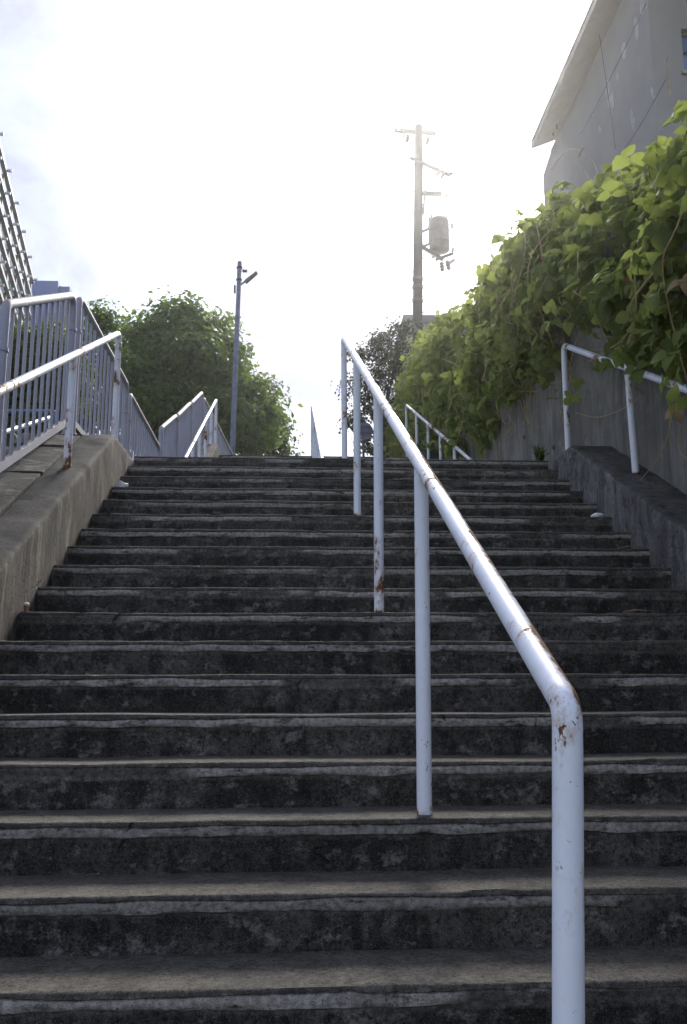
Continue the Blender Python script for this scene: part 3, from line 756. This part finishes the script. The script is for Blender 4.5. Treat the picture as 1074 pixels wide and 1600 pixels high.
for a, b in (((wx0 + .02, wz0), (wx0 + .02, wz1)), ((wx1 - .02, wz0), (wx1 - .02, wz1)), ((wx0, wz0 + .02), (wx1, wz0 + .02)), ((wx0, wz1 - .02), (wx1, wz1 - .02)), (((wx0 + wx1) / 2, wz0), ((wx0 + wx1) / 2, wz1)), ((wx0, wz0 + .42), (wx1, wz0 + .42))):
    fr.bar(L((a[0], BY0 + dpt - .025, a[1])), L((b[0], BY0 + dpt - .025, b[1])), .04, .04)
fr.build('window_frame', M['frame'], wn)
MB().box(L((wx0 - .05, BY0 - .05, wz0 - .06)), L((wx1 + .05, BY0 + .05, wz0 - .003))).build('window_sill', M['plaster'], wn)
ann = MB().add([L(p) for p in ((BX, BY1 + .003, 6.5), (BX, BY1 + .66, 6.5), (BX, BY1 + .66, 13.03), (BX, BY1 + .003, 13.2), (X1, BY1 + .003, 6.5), (X1, BY1 + .66, 6.5), (X1, BY1 + .66, 13.03), (X1, BY1 + .003, 13.2))],
         [(0, 1, 2, 3), (3, 2, 6, 7), (1, 5, 6, 2), (4, 7, 6, 5)]).build('annex_wall', M['plaster'], hs)
rf = MB()
EX, EZ = 5.10, 13.30; RY0, RY1 = 9.0, 18.25; RXm, RZm = 9.25, 15.0
rf.add([L(p) for p in ((EX, RY0, EZ), (EX, RY1, EZ), (RXm, RY1, RZm), (RXm, RY0, RZm), (EX, RY0, EZ + .13), (EX, RY1, EZ + .13), (RXm, RY1, RZm + .13), (RXm, RY0, RZm + .13),
        (X1 + .4, RY0, EZ), (X1 + .4, RY1, EZ), (X1 + .4, RY0, EZ + .13), (X1 + .4, RY1, EZ + .13))],
       [(0, 1, 2, 3), (7, 6, 5, 4), (0, 4, 5, 1), (1, 5, 6, 2), (0, 3, 7, 4), (3, 2, 9, 8), (10, 11, 6, 7), (8, 9, 11, 10), (2, 6, 11, 9), (3, 8, 10, 7)])
ro = rf.build('roof', M['soffit'], hs)
MB().add([L(p) for p in ((EX - .012, RY0 - .01, EZ + .136), (EX - .012, RY1 + .01, EZ + .136), (RXm, RY1 + .01, RZm + .14), (RXm, RY0 - .01, RZm + .14), (EX - .012, RY0 - .01, EZ + .17), (EX - .012, RY1 + .01, EZ + .17), (RXm, RY1 + .01, RZm + .17), (RXm, RY0 - .01, RZm + .17))],
         [(3, 2, 1, 0), (4, 5, 6, 7), (0, 1, 5, 4), (1, 2, 6, 5), (3, 0, 4, 7)]).build('roof_sheet', M['roofing'], ro)
def patch(cx, cy, sx, sy, rot, seed):
    r = random.Random(seed); n = 9; c = at(cx, cy, 0, BX); pts = []
    for i in range(n):
        a = 2 * math.pi * i / n; q = r.uniform(.75, 1.1); dx, dz = math.cos(a) * sx * q, math.sin(a) * sy * q
        pts.append((c[1] + dx * math.cos(rot) - dz * math.sin(rot), c[2] + dx * math.sin(rot) + dz * math.cos(rot)))
    v = [L((BX - .006, y, z)) for y, z in pts] + [L((BX + .002, y, z)) for y, z in pts]
    f = [tuple(range(n))] + [(i, n + i, n + (i + 1) % n, (i + 1) % n) for i in range(n)]
    o = link('plaster_patch', mesh('plaster_patch', v, f, M['patch']), hs)
for a in ((953, 150, .16, .42, -.25, 1), (975, 78, .09, .20, -.2, 2), (995, 45, .10, .26, -.2, 3), (1003, 5, .09, .2, 0, 4), (990, 190, .07, .26, -.3, 5), (965, 118, .05, .1, 0, 6), (938, 202, .05, .12, -.4, 7), (1020, 145, .05, .14, -.3, 8)): patch(*a)
for px, py in ((872, 190), (866, 200)):
    p = at(px, py, 0, BX); MB().bar(L((BX - .03, p[1], p[2] - .18)), L((BX - .03, p[1], p[2] + .18)), .03).build('pipe_bracket', M['frame'], hs)
tag(hs, 'grey plastered house with wide eaves standing above the vines', 'house')
cable('dark cable slanting down across the grey house wall', sag(at(1010, 5, 0, 5.3), at(905, 215, 0, 5.3), 10, .05), .0045)
cable('dark cable hanging almost straight down the grey house wall', sag(at(937, 55, 0, 5.4), at(962, 232, 0, 5.4), 10, -.03), .005)
cable('pale thin cable slanting low across the grey house wall', sag(at(1040, 125, 0, 5.2), at(975, 235, 0, 5.2), 8, .04), .004)

# ------------------------------------------------------------------ small flat roofed house behind the vines
fh = empty('flat_roof_house', (4.6, 34, Z2)); p = at(685, 497, 1, 34); zt = p[2] - Z2
MB().box((-.2, 0, 0), (6, 5, zt - .25)).build('wall', M['plaster'], fh)
MB().box((-.45, -.3, zt - .247), (6.3, 5.3, zt)).build('roof', M['roofing'], fh)
tag(fh, 'flat roof edge of a house just above the vines behind the utility pole', 'house')

# ------------------------------------------------------------------ gridded office block at the left edge
ob = empty('office_block', (-17.6, 60, 8)); oo = np.array(ob.location)
dr = np.array([-.161, -.987, 0]) * -1; dr = dr / np.linalg.norm(dr)                # along the facade, away from the camera
fd = np.array([-.161, .987, 0]); fd /= np.linalg.norm(fd)
nrm = np.array([.987, .161, 0])                                         # facade faces right
P0 = at(51, 440, 1, 60)                                                 # far top corner
def near(px, py):                                                       # distance back along the facade top seen at px,py
    best = None
    for s_ in np.linspace(0, 60, 3001):
        q = P0 - fd * s_; d = q - np.array([0, 0, EYE]); xr = _cy * d[0] - _sy * d[1]; dd = _sy * d[0] + _cy * d[1]
        dz = _c * dd + _s * d[2]; y = 800 - FPX * (-_s * dd + _c * d[2]) / dz
        if best is None or abs(y - py) < best[0]: best = (abs(y - py), s_)
    return best[1]
bays = [0] + [near(0, y) for y in (408, 368, 322, 269)]
bw = (bays[-1] - bays[0]) / 4
RH = 1.30
nb, nrw = 9, 13
def Fp(s_, out, z): q = P0 - fd * s_ + nrm * out; return tuple(np.array([q[0], q[1], P0[2] - z]) - oo)
core = MB()
dk = -nrm * 14
for z0, z1 in ((-.05, nrw * RH + 4),):
    a, b = Fp(0, -.5, z0), Fp(bw * nb, -.5, z0); c_, d_ = Fp(bw * nb, -.5, z1), Fp(0, -.5, z1)
    e = [tuple(np.array(p) + dk) for p in (a, b, c_, d_)]
    core.add([a, b, c_, d_] + e, [(0, 1, 2, 3), (7, 6, 5, 4), (0, 4, 5, 1), (3, 2, 6, 7), (0, 3, 7, 4), (1, 5, 6, 2)])
core.build('wall', M['blue_wall'], ob)
for r_ in range(nrw + 1):
    MB().bar(Fp(-.1, .0, r_ * RH), Fp(bw * nb, .0, r_ * RH), .22, .24).build('sunshade', M['fin'], ob)
for i in range(nb + 1):
    for r_ in range(nrw):
        MB().bar(Fp(i * bw, -.12, r_ * RH + .13), Fp(i * bw, -.12, (r_ + 1) * RH - .13), .16, .2).build('mullion', M['fin'], ob)
        MB().bar(Fp(i * bw, .05, r_ * RH - .16), Fp(i * bw, .33, r_ * RH - .16), .12, .12).build('bracket', M['fin_pale'], ob)
for i in range(nb):
    for r_ in range(nrw):
        MB().add([Fp(i * bw + .1, -.44, r_ * RH + .13), Fp((i + 1) * bw - .1, -.44, r_ * RH + .13), Fp((i + 1) * bw - .1, -.44, (r_ + 1) * RH - .13), Fp(i * bw + .1, -.44, (r_ + 1) * RH - .13)], [(0, 1, 2, 3)]).build('pane', M['glass_g'], ob)
tag(ob, 'office block with brown grid of sunshades and green glass at left edge', 'building')
bb = empty('stair_tower', (-17, 66, 8)); bo = np.array(bb.location)
a, b, c_ = at(46, 436, 1, 64), at(91, 441, 1, 64), at(105, 446, 1, 64)
MB().box(tuple(np.array((a[0] - 1, 64, 6)) - bo), tuple(np.array((b[0], 70, a[2] - .1)) - bo)).build('wall', M['blue_wall'], bb)
MB().box(tuple(np.array((b[0] + .004, 64.6, 6)) - bo), tuple(np.array((c_[0], 70, c_[2] - .5)) - bo)).build('annex_wall', M['blue_wall'], bb)
MB().box(tuple(np.array((b[0] + .004, 64.3, c_[2] - .497)) - bo), tuple(np.array((c_[0] + .12, 70, c_[2] + .05)) - bo)).build('parapet', M['blue_wall'], bb)
for zz in (1.0, 3.4, 5.8):
    w_ = MB().box(tuple(np.array((b[0] + .12, 64.56, c_[2] - .6 - zz)) - bo), tuple(np.array((c_[0] - .08, 64.62, c_[2] - .6 - zz + .9)) - bo)).build('window', M['frame'], bb)
tag(bb, 'plain blue grey tower block right of the gridded facade', 'building')

# ------------------------------------------------------------------ trees
def leaf_cloud(lobes, n, size, seed, shell=.75, per=34, cl=3.4):
    """leaf-sized folded faces gathered in twig clumps over the lobes (centre, radii)"""
    r = np.random.default_rng(seed); vol = np.array([l[1][0] * l[1][1] * l[1][2] for l in lobes]) ** .7
    nk = n // per; k = r.choice(len(lobes), size=nk, p=vol / vol.sum())
    C = np.array([lobes[i][0] for i in k]); Rr = np.array([lobes[i][1] for i in k])
    d = r.normal(size=(nk, 3)); d /= np.linalg.norm(d, axis=1)[:, None]
    rad = shell + (1.06 - shell) * r.random(nk) ** .6; inn = r.random(nk) < .15; rad[inn] = r.random(inn.sum()) ** .4 * .9
    twig = C + d * Rr * rad[:, None]
    cr_ = size * cl * (.6 + .8 * r.random(nk))
    e = r.normal(size=(nk * per, 3)); e[:, 2] = e[:, 2] * .8 + .25; e /= np.linalg.norm(e, axis=1)[:, None]
    q = r.random(nk * per) ** .45
    P = np.repeat(twig, per, 0) + e * (np.repeat(cr_, per) * q)[:, None] * np.array([1.15, 1.15, .75])
    nr_ = e * .7 + np.repeat(d, per, 0) * .3 + r.normal(size=P.shape) * .45 + np.array([0, 0, .4]); nr_ /= np.linalg.norm(nr_, axis=1)[:, None]
    t = r.normal(size=P.shape) + np.array([0, 0, -.5]); t -= nr_ * (t * nr_).sum(1)[:, None]; t /= np.linalg.norm(t, axis=1)[:, None]
    b = np.cross(nr_, t); s = size * (.6 + .8 * r.random(len(P)))[:, None]
    V = np.stack([P, P + t * s * .5 + b * s * .36 + nr_ * s * .1, P + t * s, P + t * s * .5 - b * s * .36 + nr_ * s * .1, P + t * s * .5 - nr_ * s * .04], 1)
    i0 = np.arange(len(P)) * 5
    F = np.concatenate([np.stack([i0, i0 + 1, i0 + 4], 1), np.stack([i0 + 1, i0 + 2, i0 + 4], 1), np.stack([i0 + 2, i0 + 3, i0 + 4], 1), np.stack([i0 + 3, i0, i0 + 4], 1)])
    tint = np.repeat(np.repeat(r.random(nk), per) * .75 + r.random(len(P)) * .25, 5)
    return V.reshape(-1, 3), F, tint
def fast_mesh(name, V, F, m, attrs=None):
    me = bpy.data.meshes.new(name); F = np.asarray(F, dtype=np.int32)
    me.vertices.add(len(V)); me.vertices.foreach_set('co', np.asarray(V, dtype=np.float32).ravel())
    k = F.shape[1]; me.loops.add(len(F) * k); me.loops.foreach_set('vertex_index', F.ravel())
    me.polygons.add(len(F)); me.polygons.foreach_set('loop_start', np.arange(len(F), dtype=np.int32) * k)
    me.polygons.foreach_set('loop_total', np.full(len(F), k, dtype=np.int32))
    me.materials.append(m)
    if attrs:
        for a, x in attrs.items():
            q = me.attributes.new(a, 'FLOAT', 'POINT'); q.data.foreach_set('value', np.asarray(x, dtype=np.float32))
    me.update(calc_edges=True); return me
def tree(label, base, lobes_px, Y, n, size, m, seed, group='trees', trunk_r=.16, shell=.7):
    r = random.Random(seed); t = empty('tree', base); b0 = np.array(base); lobes = []
    for (px, py, rp, dy) in lobes_px:
        c = at(px, py, 1, Y + dy); rad = rp / FPX * (Y + dy)
        rad *= .92; lobes.append((c - b0, (rad, rad * 1.05, rad * .9)))
    V, F, tint = leaf_cloud(lobes, n, size, seed, shell)
    crown = link('crown', fast_mesh('crown', V, F, M[m], {'tint': tint}), t); crown['kind'] = 'stuff'
    cen = np.mean([l[0] for l in lobes], 0); fork = cen * .45; fork[2] = max(.8, cen[2] * .5)
    tk = MB().tube([(0, 0, -.3), tuple(fork * np.array([.4, .4, .5])), tuple(fork)], [trunk_r * 1.25, trunk_r, trunk_r * .8], 10)
    tk.build('trunk', M['bark'], t, True)
    for c, rad in lobes:
        mid = (fork + c) / 2 + np.array([r.uniform(-.3, .3), r.uniform(-.3, .3), -.2])
        lb = MB().tube([tuple(fork - np.array([0, 0, .1])), tuple(mid), tuple(c), tuple(c + np.array([r.uniform(-.3, .3), 0, rad[2] * .7]))], [trunk_r * .55, trunk_r * .35, trunk_r * .2, trunk_r * .06], 7)
        for q in range(7):
            d = np.array([r.gauss(0, 1), r.gauss(0, 1), r.gauss(.3, .8)]); d /= np.linalg.norm(d)
            s_ = mid + (c - mid) * r.random(); e = s_ + d * rad[0] * .85
            lb.tube([tuple(s_), tuple((s_ + e) / 2 + np.array([0, 0, .08])), tuple(e)], [trunk_r * .16, trunk_r * .1, trunk_r * .03], 5)
        lb.build('limb', M['bark'], t, True)
    return tag(t, label, 'tree', group)
tree('big round dark green tree behind the street lamp', (-3.6, 31, Z2 - .2),
     [(285, 520, 48, 0), (232, 535, 44, 0), (330, 545, 42, .5), (255, 590, 60, -.5), (330, 610, 62, 0), (205, 600, 34, 0), (380, 610, 36, -.5), (290, 660, 70, 0), (385, 665, 48, .5), (415, 640, 24, 0), (230, 660, 50, 0), (345, 500, 18, 1), (278, 488, 24, 0), (300, 560, 45, -1.4), (250, 630, 34, -2), (350, 650, 36, -1.8), (360, 555, 26, 0), (208, 512, 22, .5)],
     31, 27000, .20, 'tree_a', 3, trunk_r=.2)
tree('lighter olive tree lobe right of the street lamp, low against the sky', (-.9, 34, Z2 - .2),
     [(415, 680, 30, 0), (430, 705, 22, 0), (395, 640, 26, 0), (408, 612, 20, 0), (392, 690, 30, 0), (426, 660, 12, 0)], 34, 7000, .16, 'tree_b', 5, trunk_r=.12)
tree('small round tree just above the left handrail end', (-6.6, 27, 4.4),
     [(158, 500, 20, 0), (150, 530, 26, 0), (172, 560, 22, 0), (150, 590, 30, .5), (140, 640, 32, 0), (175, 620, 20, 0)], 27, 9000, .12, 'tree_a', 8, trunk_r=.12)
tree('yellow green bushy tree seen through the near left fence bars', (-6.0, 19, 3.6),
     [(20, 560, 40, 0), (60, 590, 46, 0), (95, 560, 30, 0), (25, 620, 46, 0), (80, 640, 40, 0), (110, 610, 26, 0), (-20, 590, 44, 0), (88, 530, 22, .5), (40, 530, 20, 0), (-10, 530, 26, 0), (-40, 640, 50, 0)], 19, 20000, .10, 'tree_b', 9, trunk_r=.12)
tree('sparse dark leafed tree behind the middle handrail', (2.5, 23, Z2 - .1),
     [(590, 540, 26, 0), (630, 520, 24, 0), (565, 560, 20, 0), (610, 580, 34, 0), (570, 610, 30, 0), (630, 560, 26, 0), (545, 600, 14, 0), (600, 640, 34, 0), (560, 650, 18, 0), (640, 620, 26, 0), (620, 680, 30, 0), (585, 690, 24, .4), (545, 665, 10, 0)], 23, 8200, .085, 'tree_c', 12, trunk_r=.09, shell=.45)

# ------------------------------------------------------------------ climbing vine over the retaining wall
def leaf_unit(seed, droop=.25):
    """three broad pointed leaflets on a short stalk; local x across, y to the tip, z the upper side"""
    r = random.Random(seed); V = []; F = []; fold = r.uniform(.05, .45)
    out = [(.30, .10), (.50, .36), (.36, .70)]
    if seed % 3 == 1: out = [(.32, .10), (.54, .34), (.30, .62)]
    for ang, L_, wd, off in ((0, 1.0, 1.0, .30), (82, .86, .92, .12), (-80, .86, .92, .12)):
        a = math.radians(ang + r.uniform(-10, 10)); ca, sa = math.cos(a), math.sin(a); tw = r.uniform(-.25, .25)
        loc = [(0, 0, 0), (0, .45, .02), (0, 1, -droop)]
        for s_ in (1, -1):
            for x, y in out: loc.append((s_ * x * wd, y, fold * x + -droop * y * y * .8 + tw * x * s_))
        n = len(V)
        for x, y, z in loc:
            x, y = x * L_, y * L_
            V.append((x * ca + y * sa + off * sa * .3, -x * sa + y * ca + off * ca, z))
        for s_, k in ((1, 3), (-1, 6)):
            q = [(0, k, 1), (k, k + 1, 1), (k + 1, k + 2, 1), (k + 2, 2, 1)]
            F += [tuple(n + i for i in (t if s_ == -1 else t[::-1])) for t in q]
    n = len(V); V += [(-.02, -.25, -.03), (.02, -.25, -.03), (.012, .32, 0), (-.012, .32, 0)]; F += [(n, n + 1, n + 2), (n, n + 2, n + 3)]
    return np.array(V), np.array(F)
UNITS = [leaf_unit(i, d) for i, d in enumerate((.15, .3, .5, .25, .05, .4, .6, .2, .35, .12))]
def section(y, u):
    """outer face of the leaf mass: u from the lower fringe (0) over the crest (.7) to the bank (1)"""
    zl, zs = zlow(y), zsil(y); h = zs - zl
    us = [0, .12, .35, .55, .7, .82, 1.0]
    bl = (.10 + .16 * min(1, h / 2)) * np.interp(y, [8.5, 11], [1, .15])
    xs_ = [XW - .05, XW - .12 - bl * .5, XW - .12 - bl, XW - .05 - bl * .5, XW + .28, XW + .8, XW + 1.9]
    zz = [zl, zl + .12 * h, zl + .42 * h, zl + .78 * h, zs, zs + .02, zs + .05]
    return np.array([np.interp(u, us, xs_), y, np.interp(u, us, zz)])
def vine_points(n, seed, y0=2.2, y1=21.0):
    r = np.random.default_rng(seed); out = []
    while len(out) < n:
        y = y0 + (y1 - y0) * r.random() ** 1.25; u = r.random()
        if u > .8 and r.random() < .5: continue
        p = section(y, u); e = 1e-2
        q = section(y + e, u) - p; s_ = section(y, min(1, u + e)) - section(y, max(0, u - e))
        nn = np.cross(s_, q); nn /= np.linalg.norm(nn) + 1e-9
        if nn[0] > 0 and u < .6: nn = -nn
        if u >= .6 and nn[2] < 0: nn = -nn
        bump = float(noise2(np.array(y + 20.), np.array(u * 3.4 + 7.), .55, 41)); 
        if bump < -.40 and r.random() < .5: continue
        if u < .16 and float(noise2(np.array(y * 2 + 3.), np.array(2.), .5, 77)) < 0 and r.random() < .75: continue
        off = .15 * bump + r.normal() * .075 - abs(r.normal()) * .06
        q_ = p + nn * off
        if 6.6 < q_[1] < 7.75 and q_[0] < XW + .05 and q_[2] < 4.95: continue        # the rail end stays bare
        out.append((q_, nn, u))
    return out
def frames(pts, seed, smin, smax):
    r = np.random.default_rng(seed); Ms = []
    for p, nn, u in pts:
        nrm_ = nn * .55 + np.array([-.05, -.10, .50]) + r.normal(size=3) * .62; nrm_ /= np.linalg.norm(nrm_)
        t = np.array([-.25, -.25, -.7]) + r.normal(size=3) * .75; t -= nrm_ * t.dot(nrm_); t /= np.linalg.norm(t)
        b = np.cross(t, nrm_); Ms.append((p, np.stack([b, t, nrm_], 1), smin + (smax - smin) * r.random()))
    return Ms
vine = empty('climbing_vine', (XW - .2, 6, zlow(6)))
vo = np.array(vine.location)
mass = frames(vine_points(10500, 5), 6, .050, .130)
Vs, Fs, Ts = [], [], []; cnt = 0
rv = np.random.default_rng(9)
near_units = []
def depth_key(m_): return np.linalg.norm(m_[0] - np.array([0, 0, EYE])) / m_[2]
def in_view(p):
    d = p - np.array([0, 0, EYE]); xr = _cy * d[0] - _sy * d[1]; dd = _sy * d[0] + _cy * d[1]; dz = _c * dd + _s * d[2]
    return dz > 0 and 537 + FPX * xr / dz < 1090
cand = [m_ for m_ in mass if in_view(m_[0]) and m_[0][0] < XW + .5]
cand.sort(key=depth_key)
singles = cand[:240]; sid = set(id(m_) for m_ in singles)
# hand-placed hanging sprays in front of the right handrail
def spray(px, py, X, s, n, seed, spread=.10):
    r = np.random.default_rng(seed); c = at(px, py, 0, X)
    for i in range(n):
        p = c + r.normal(size=3) * spread * np.array([.5, 1, 1]); nn = np.array([-.6, -.5, .35]) + r.normal(size=3) * .25
        singles.append(frames([(p, nn / np.linalg.norm(nn), .3)], seed * 31 + i, s, s * 1.25)[0])
for a in ((958, 440, 2.12, .085, 5, 1), (950, 490, 2.12, .085, 5, 2), (985, 430, 2.14, .08, 3, 3), (1000, 532, 2.10, .09, 2, 4), (965, 560, 2.16, .07, 3, 5), (1035, 480, 2.14, .095, 4, 6), (1060, 520, 2.12, .095, 4, 7),
          (1064, 610, 2.12, .08, 3, 8), (900, 585, 2.22, .065, 2, 9), (872, 612, 2.24, .06, 2, 10), (895, 640, 2.30, .06, 2, 11), (1030, 250, 2.25, .10, 5, 12), (1050, 330, 2.2, .10, 5, 13), (905, 470, 2.2, .075, 4, 14), (920, 412, 2.2, .075, 3, 15), (985, 580, 2.2, .06, 2, 16)):
    spray(*a)
unit_me = []
for V, F in UNITS:
    me = mesh('leaf', V, F, M['leaf_o']); me.polygons.foreach_set('use_smooth', [True] * len(me.polygons)); unit_me.append(me)
dry_me = unit_me[2].copy(); dry_me.materials[0] = M['dry_leaf']
for i, (p, B, s_) in enumerate(singles[:300]):
    o = link('leaf', dry_me if i % 29 == 7 else unit_me[i % len(unit_me)], vine)
    mm = np.eye(4); mm[:3, :3] = B * s_; mm[:3, 3] = p - vo; o.matrix_local = Matrix(mm.tolist())
for i, (p, B, s_) in enumerate([m_ for m_ in mass if id(m_) not in sid] + singles[300:]):
    V, F = UNITS[i % len(UNITS)]
    Vs.append((V * s_) @ B.T + (p - vo)); Fs.append(F + cnt); cnt += len(V); Ts.append(np.full(len(V), rv.random()))
lm = link('leaf_mass', fast_mesh('leaf_mass', np.vstack(Vs), np.vstack(Fs), M['leaf'], {'tint': np.concatenate(Ts)}), vine); lm['kind'] = 'stuff'
lm.data.polygons.foreach_set('use_smooth', [True] * len(lm.data.polygons))
# woody stems and runners
def stem(pts, r0, r1, name='stem'):
    pts = [Vector(p) - Vector(vo) for p in pts]; P = []
    for i in range(len(pts) - 1):                                        # Catmull-Rom
        a, b, c, d = pts[max(i - 1, 0)], pts[i], pts[i + 1], pts[min(i + 2, len(pts) - 1)]
        for k in range(5):
            t = k / 5; P.append(.5 * ((2 * b) + (c - a) * t + (2 * a - 5 * b + 4 * c - d) * t * t + (3 * b - a - 3 * c + d) * t ** 3))
    P.append(pts[-1]); n = len(P)
    return MB().tube(P, [r0 + (r1 - r0) * i / (n - 1) for i in range(n)], 6).build(name, M['stem'], vine, True)
def pstem(px, X, r0=.005, r1=.003): stem([at(x, y, 0, X) for x, y in px], r0, r1)
pstem([(1010, 375), (985, 400), (955, 428), (915, 437), (880, 440), (860, 436), (857, 427), (866, 420)], 2.16)
pstem([(1000, 400), (960, 432), (925, 445), (895, 448), (868, 461)], 2.14)
pstem([(992, 430), (994, 470), (993, 498), (985, 515), (968, 535), (940, 552), (918, 566)], 2.10)
pstem([(975, 540), (950, 550), (925, 563), (919, 566)], 2.12, .004, .002)
pstem([(900, 645), (930, 652), (960, 645), (985, 632), (1002, 618)], 2.33, .003, .002)
pstem([(1064, 560), (1052, 610), (1049, 650), (1044, 680), (1030, 715), (1005, 745), (984, 767)], 2.26, .004, .0025)
pstem([(905, 520), (893, 560), (888, 590), (884, 625)], 2.30, .003, .002)
pstem([(912, 232), (905, 250), (925, 285), (938, 300)], 2.75, .006, .003)
pstem([(862, 265), (880, 240), (900, 232), (925, 250), (935, 275)], 2.8, .005, .003)
pstem([(1048, 150), (1042, 100), (1046, 88), (1052, 96)], 2.55, .005, .002)
pstem([(800, 470), (840, 462), (880, 470), (930, 462)], 2.2, .004, .003)
pstem([(690, 560), (720, 575), (740, 610), (735, 640)], 2.2, .005, .003)
pstem([(830, 590), (850, 600), (880, 596)], 2.36, .003, .002)
pstem([(780, 622), (800, 612), (840, 612)], 2.36, .003, .002)
rs = random.Random(4)
for i in range(26):
    y = rs.uniform(3, 17); pts = []; u0_ = rs.uniform(.35, .75); dy = rs.uniform(-1.2, 1.2)
    for k in range(6):
        t = k / 5; p = section(y + dy * t, max(.0, u0_ * (1 - t * rs.uniform(.8, 1)))); pts.append(p + np.array([-.10 + rs.gauss(0, .05), 0, rs.gauss(0, .05)]))
    stem(pts, .006, .003)
for i in range(14):                                                     # bare strands hanging over the wall face
    y = rs.uniform(5.4, 12.5); z = zlow(y) + .2; pts = [(XW - .06, y, z)]
    for k in range(4): pts.append((XW - .03 - rs.random() * .05, y + rs.gauss(0, .05) * (k + 1), z - (k + 1) * rs.uniform(.08, .2)))
    stem(pts, .004, .002)
tag(vine, 'dense green broad leafed vine draped over the right retaining wall', 'vine')

# ------------------------------------------------------------------ weeds and litter
def weed(label, c, n, h, spread, seed, m='tree_b', wd=.012):
    r = random.Random(seed); V = []; F = []; T_ = []
    for i in range(n):
        a = r.uniform(0, 6.28); d = Vector((math.cos(a), math.sin(a), 0)); hh = h * r.uniform(.5, 1.1); lean = spread * r.uniform(.2, 1)
        s_ = Vector((-d.y, d.x, 0)) * wd * r.uniform(.6, 1.3); b = Vector((r.uniform(-.02, .02), r.uniform(-.02, .02), -.01)); k = len(V)
        V += [b - s_ * .5, b + s_ * .5, b + d * lean * .45 + Vector((0, 0, hh * .7)) + s_ * .8, b + d * lean * .45 + Vector((0, 0, hh * .7)) - s_ * .8, b + d * lean + Vector((0, 0, hh * .9))]
        F += [(k, k + 1, k + 2, k + 3), (k + 3, k + 2, k + 4)]; T_ += [r.random()] * 5
    o = link('weed', mesh('weed', V, F, M[m], False, {'tint': T_}), None, tuple(c)); return tag(o, label, 'weed', 'weeds in the step corners')
weed('green grass tuft at the top right end of the near steps', (2.06, Y1 + .06, Z1), 60, .16, .12, 1, 'tree_b')
for i, (k, n, lab) in enumerate(((16, 10, 'tiny weed in the left corner just below the top step'), (12, 14, 'small weed in the left step corner under the scrap of paper'), (11, 18, 'largest little weed clump at the left ends of the middle steps'), (10, 9, 'lowest tiny weed at the left step ends'))):
    weed(lab, (XL + .025, D0 + k * T + .25, (k + 7) * R + .004), n, .07, .06, 20 + i, 'tree_b', .014)
def scrap(name, label, c, r_, seed, m, hgt=.03):
    r = random.Random(seed); n = 7; V = []; F = []
    for j in range(4):
        for i in range(n):
            a = 6.283 * i / n; q = r_ * (.4 + .6 * math.sin((j + .5) / 4 * 3.14)) * r.uniform(.6, 1.2)
            V.append((math.cos(a) * q * 1.4, math.sin(a) * q, hgt * j / 3 * r.uniform(.7, 1.2)))
    for j in range(3):
        for i in range(n): F.append((j * n + i, j * n + (i + 1) % n, (j + 1) * n + (i + 1) % n, (j + 1) * n + i))
    F += [tuple(range(n - 1, -1, -1)), tuple(range(3 * n, 4 * n))]
    return tag(link(name, mesh(name, V, F, M[m]), None, tuple(c)), label, 'litter')
def sp(px, k, dy=.05): y = D0 + k * T + dy; p = at(px, 800, 1, y); return (p[0], y, (k + 7) * R + .002)
def stepx(px, py, k): p = at(px, py, 2, (k + 7) * R); return p
scrap('paper_scrap', 'crumpled white paper scrap at the left end of the upper steps', (-1.235, D0 + 14 * T + .07, 21 * R), .035, 3, 'paper', .05)
scrap('paper_scrap', 'white paper scrap near the right end of the steps', (2.03, D0 + 12 * T + .06, 19 * R), .036, 5, 'paper', .035)
cupo = MB().lathe([(.013, 0), (.015, .012), (.018, .034), (.018, .042)], (0, 0, 0), 14).build('paper_cup', M['cup'], None, True)
cupo.scale = (.7, .7, .7); cupo.location = (-1.262, D0 + 7 * T + .03, 14 * R + .003); tag(cupo, 'small orange and white cup at the left end of the steps', 'cup')
MB().lathe([(.0175, 0), (.020, .003), (.020, .014), (.012, .02)], (0, 0, .040), 14).build('lid', M['paper'], cupo, True)
def twig(label, a, b, r_=.004):
    o = MB().tube([a, tuple((Vector(a) + Vector(b)) / 2 + Vector((0, 0, .006))), b], [r_, r_, r_ * .6], 6).build('twig', M['dry_leaf'], None, True, origin=a); return tag(o, label, 'twig')
twig('pale twig lying at the right end of a middle step', (1.93, D0 + 10 * T + .03, 17 * R + .006), (2.08, D0 + 10 * T + .06, 17 * R + .02))
twig('dry leaf stalk lying near the right picture edge on a step', (1.62, D0 + 7 * T + .03, 14 * R + .006), (1.74, D0 + 7 * T + .04, 14 * R + .015))

# ------------------------------------------------------------------ volume added to give the sun's lens glare as haze
GLARE_HAZE = .0009
g = G('glare_haze_air'); g.t.nodes.remove(g.b)
pv = g.nd('ShaderNodeVolumePrincipled'); pv.inputs['Color'].default_value = (.98, .98, .98, 1); pv.inputs['Density'].default_value = GLARE_HAZE; pv.inputs['Anisotropy'].default_value = .92
g.t.links.new(pv.outputs[0], g.t.nodes['Material Output'].inputs['Volume'])
hz = MB().box((-520, -320, -3.5), (520, 520, 34)).build('glare_haze', g.m); hz['kind'] = 'stuff'
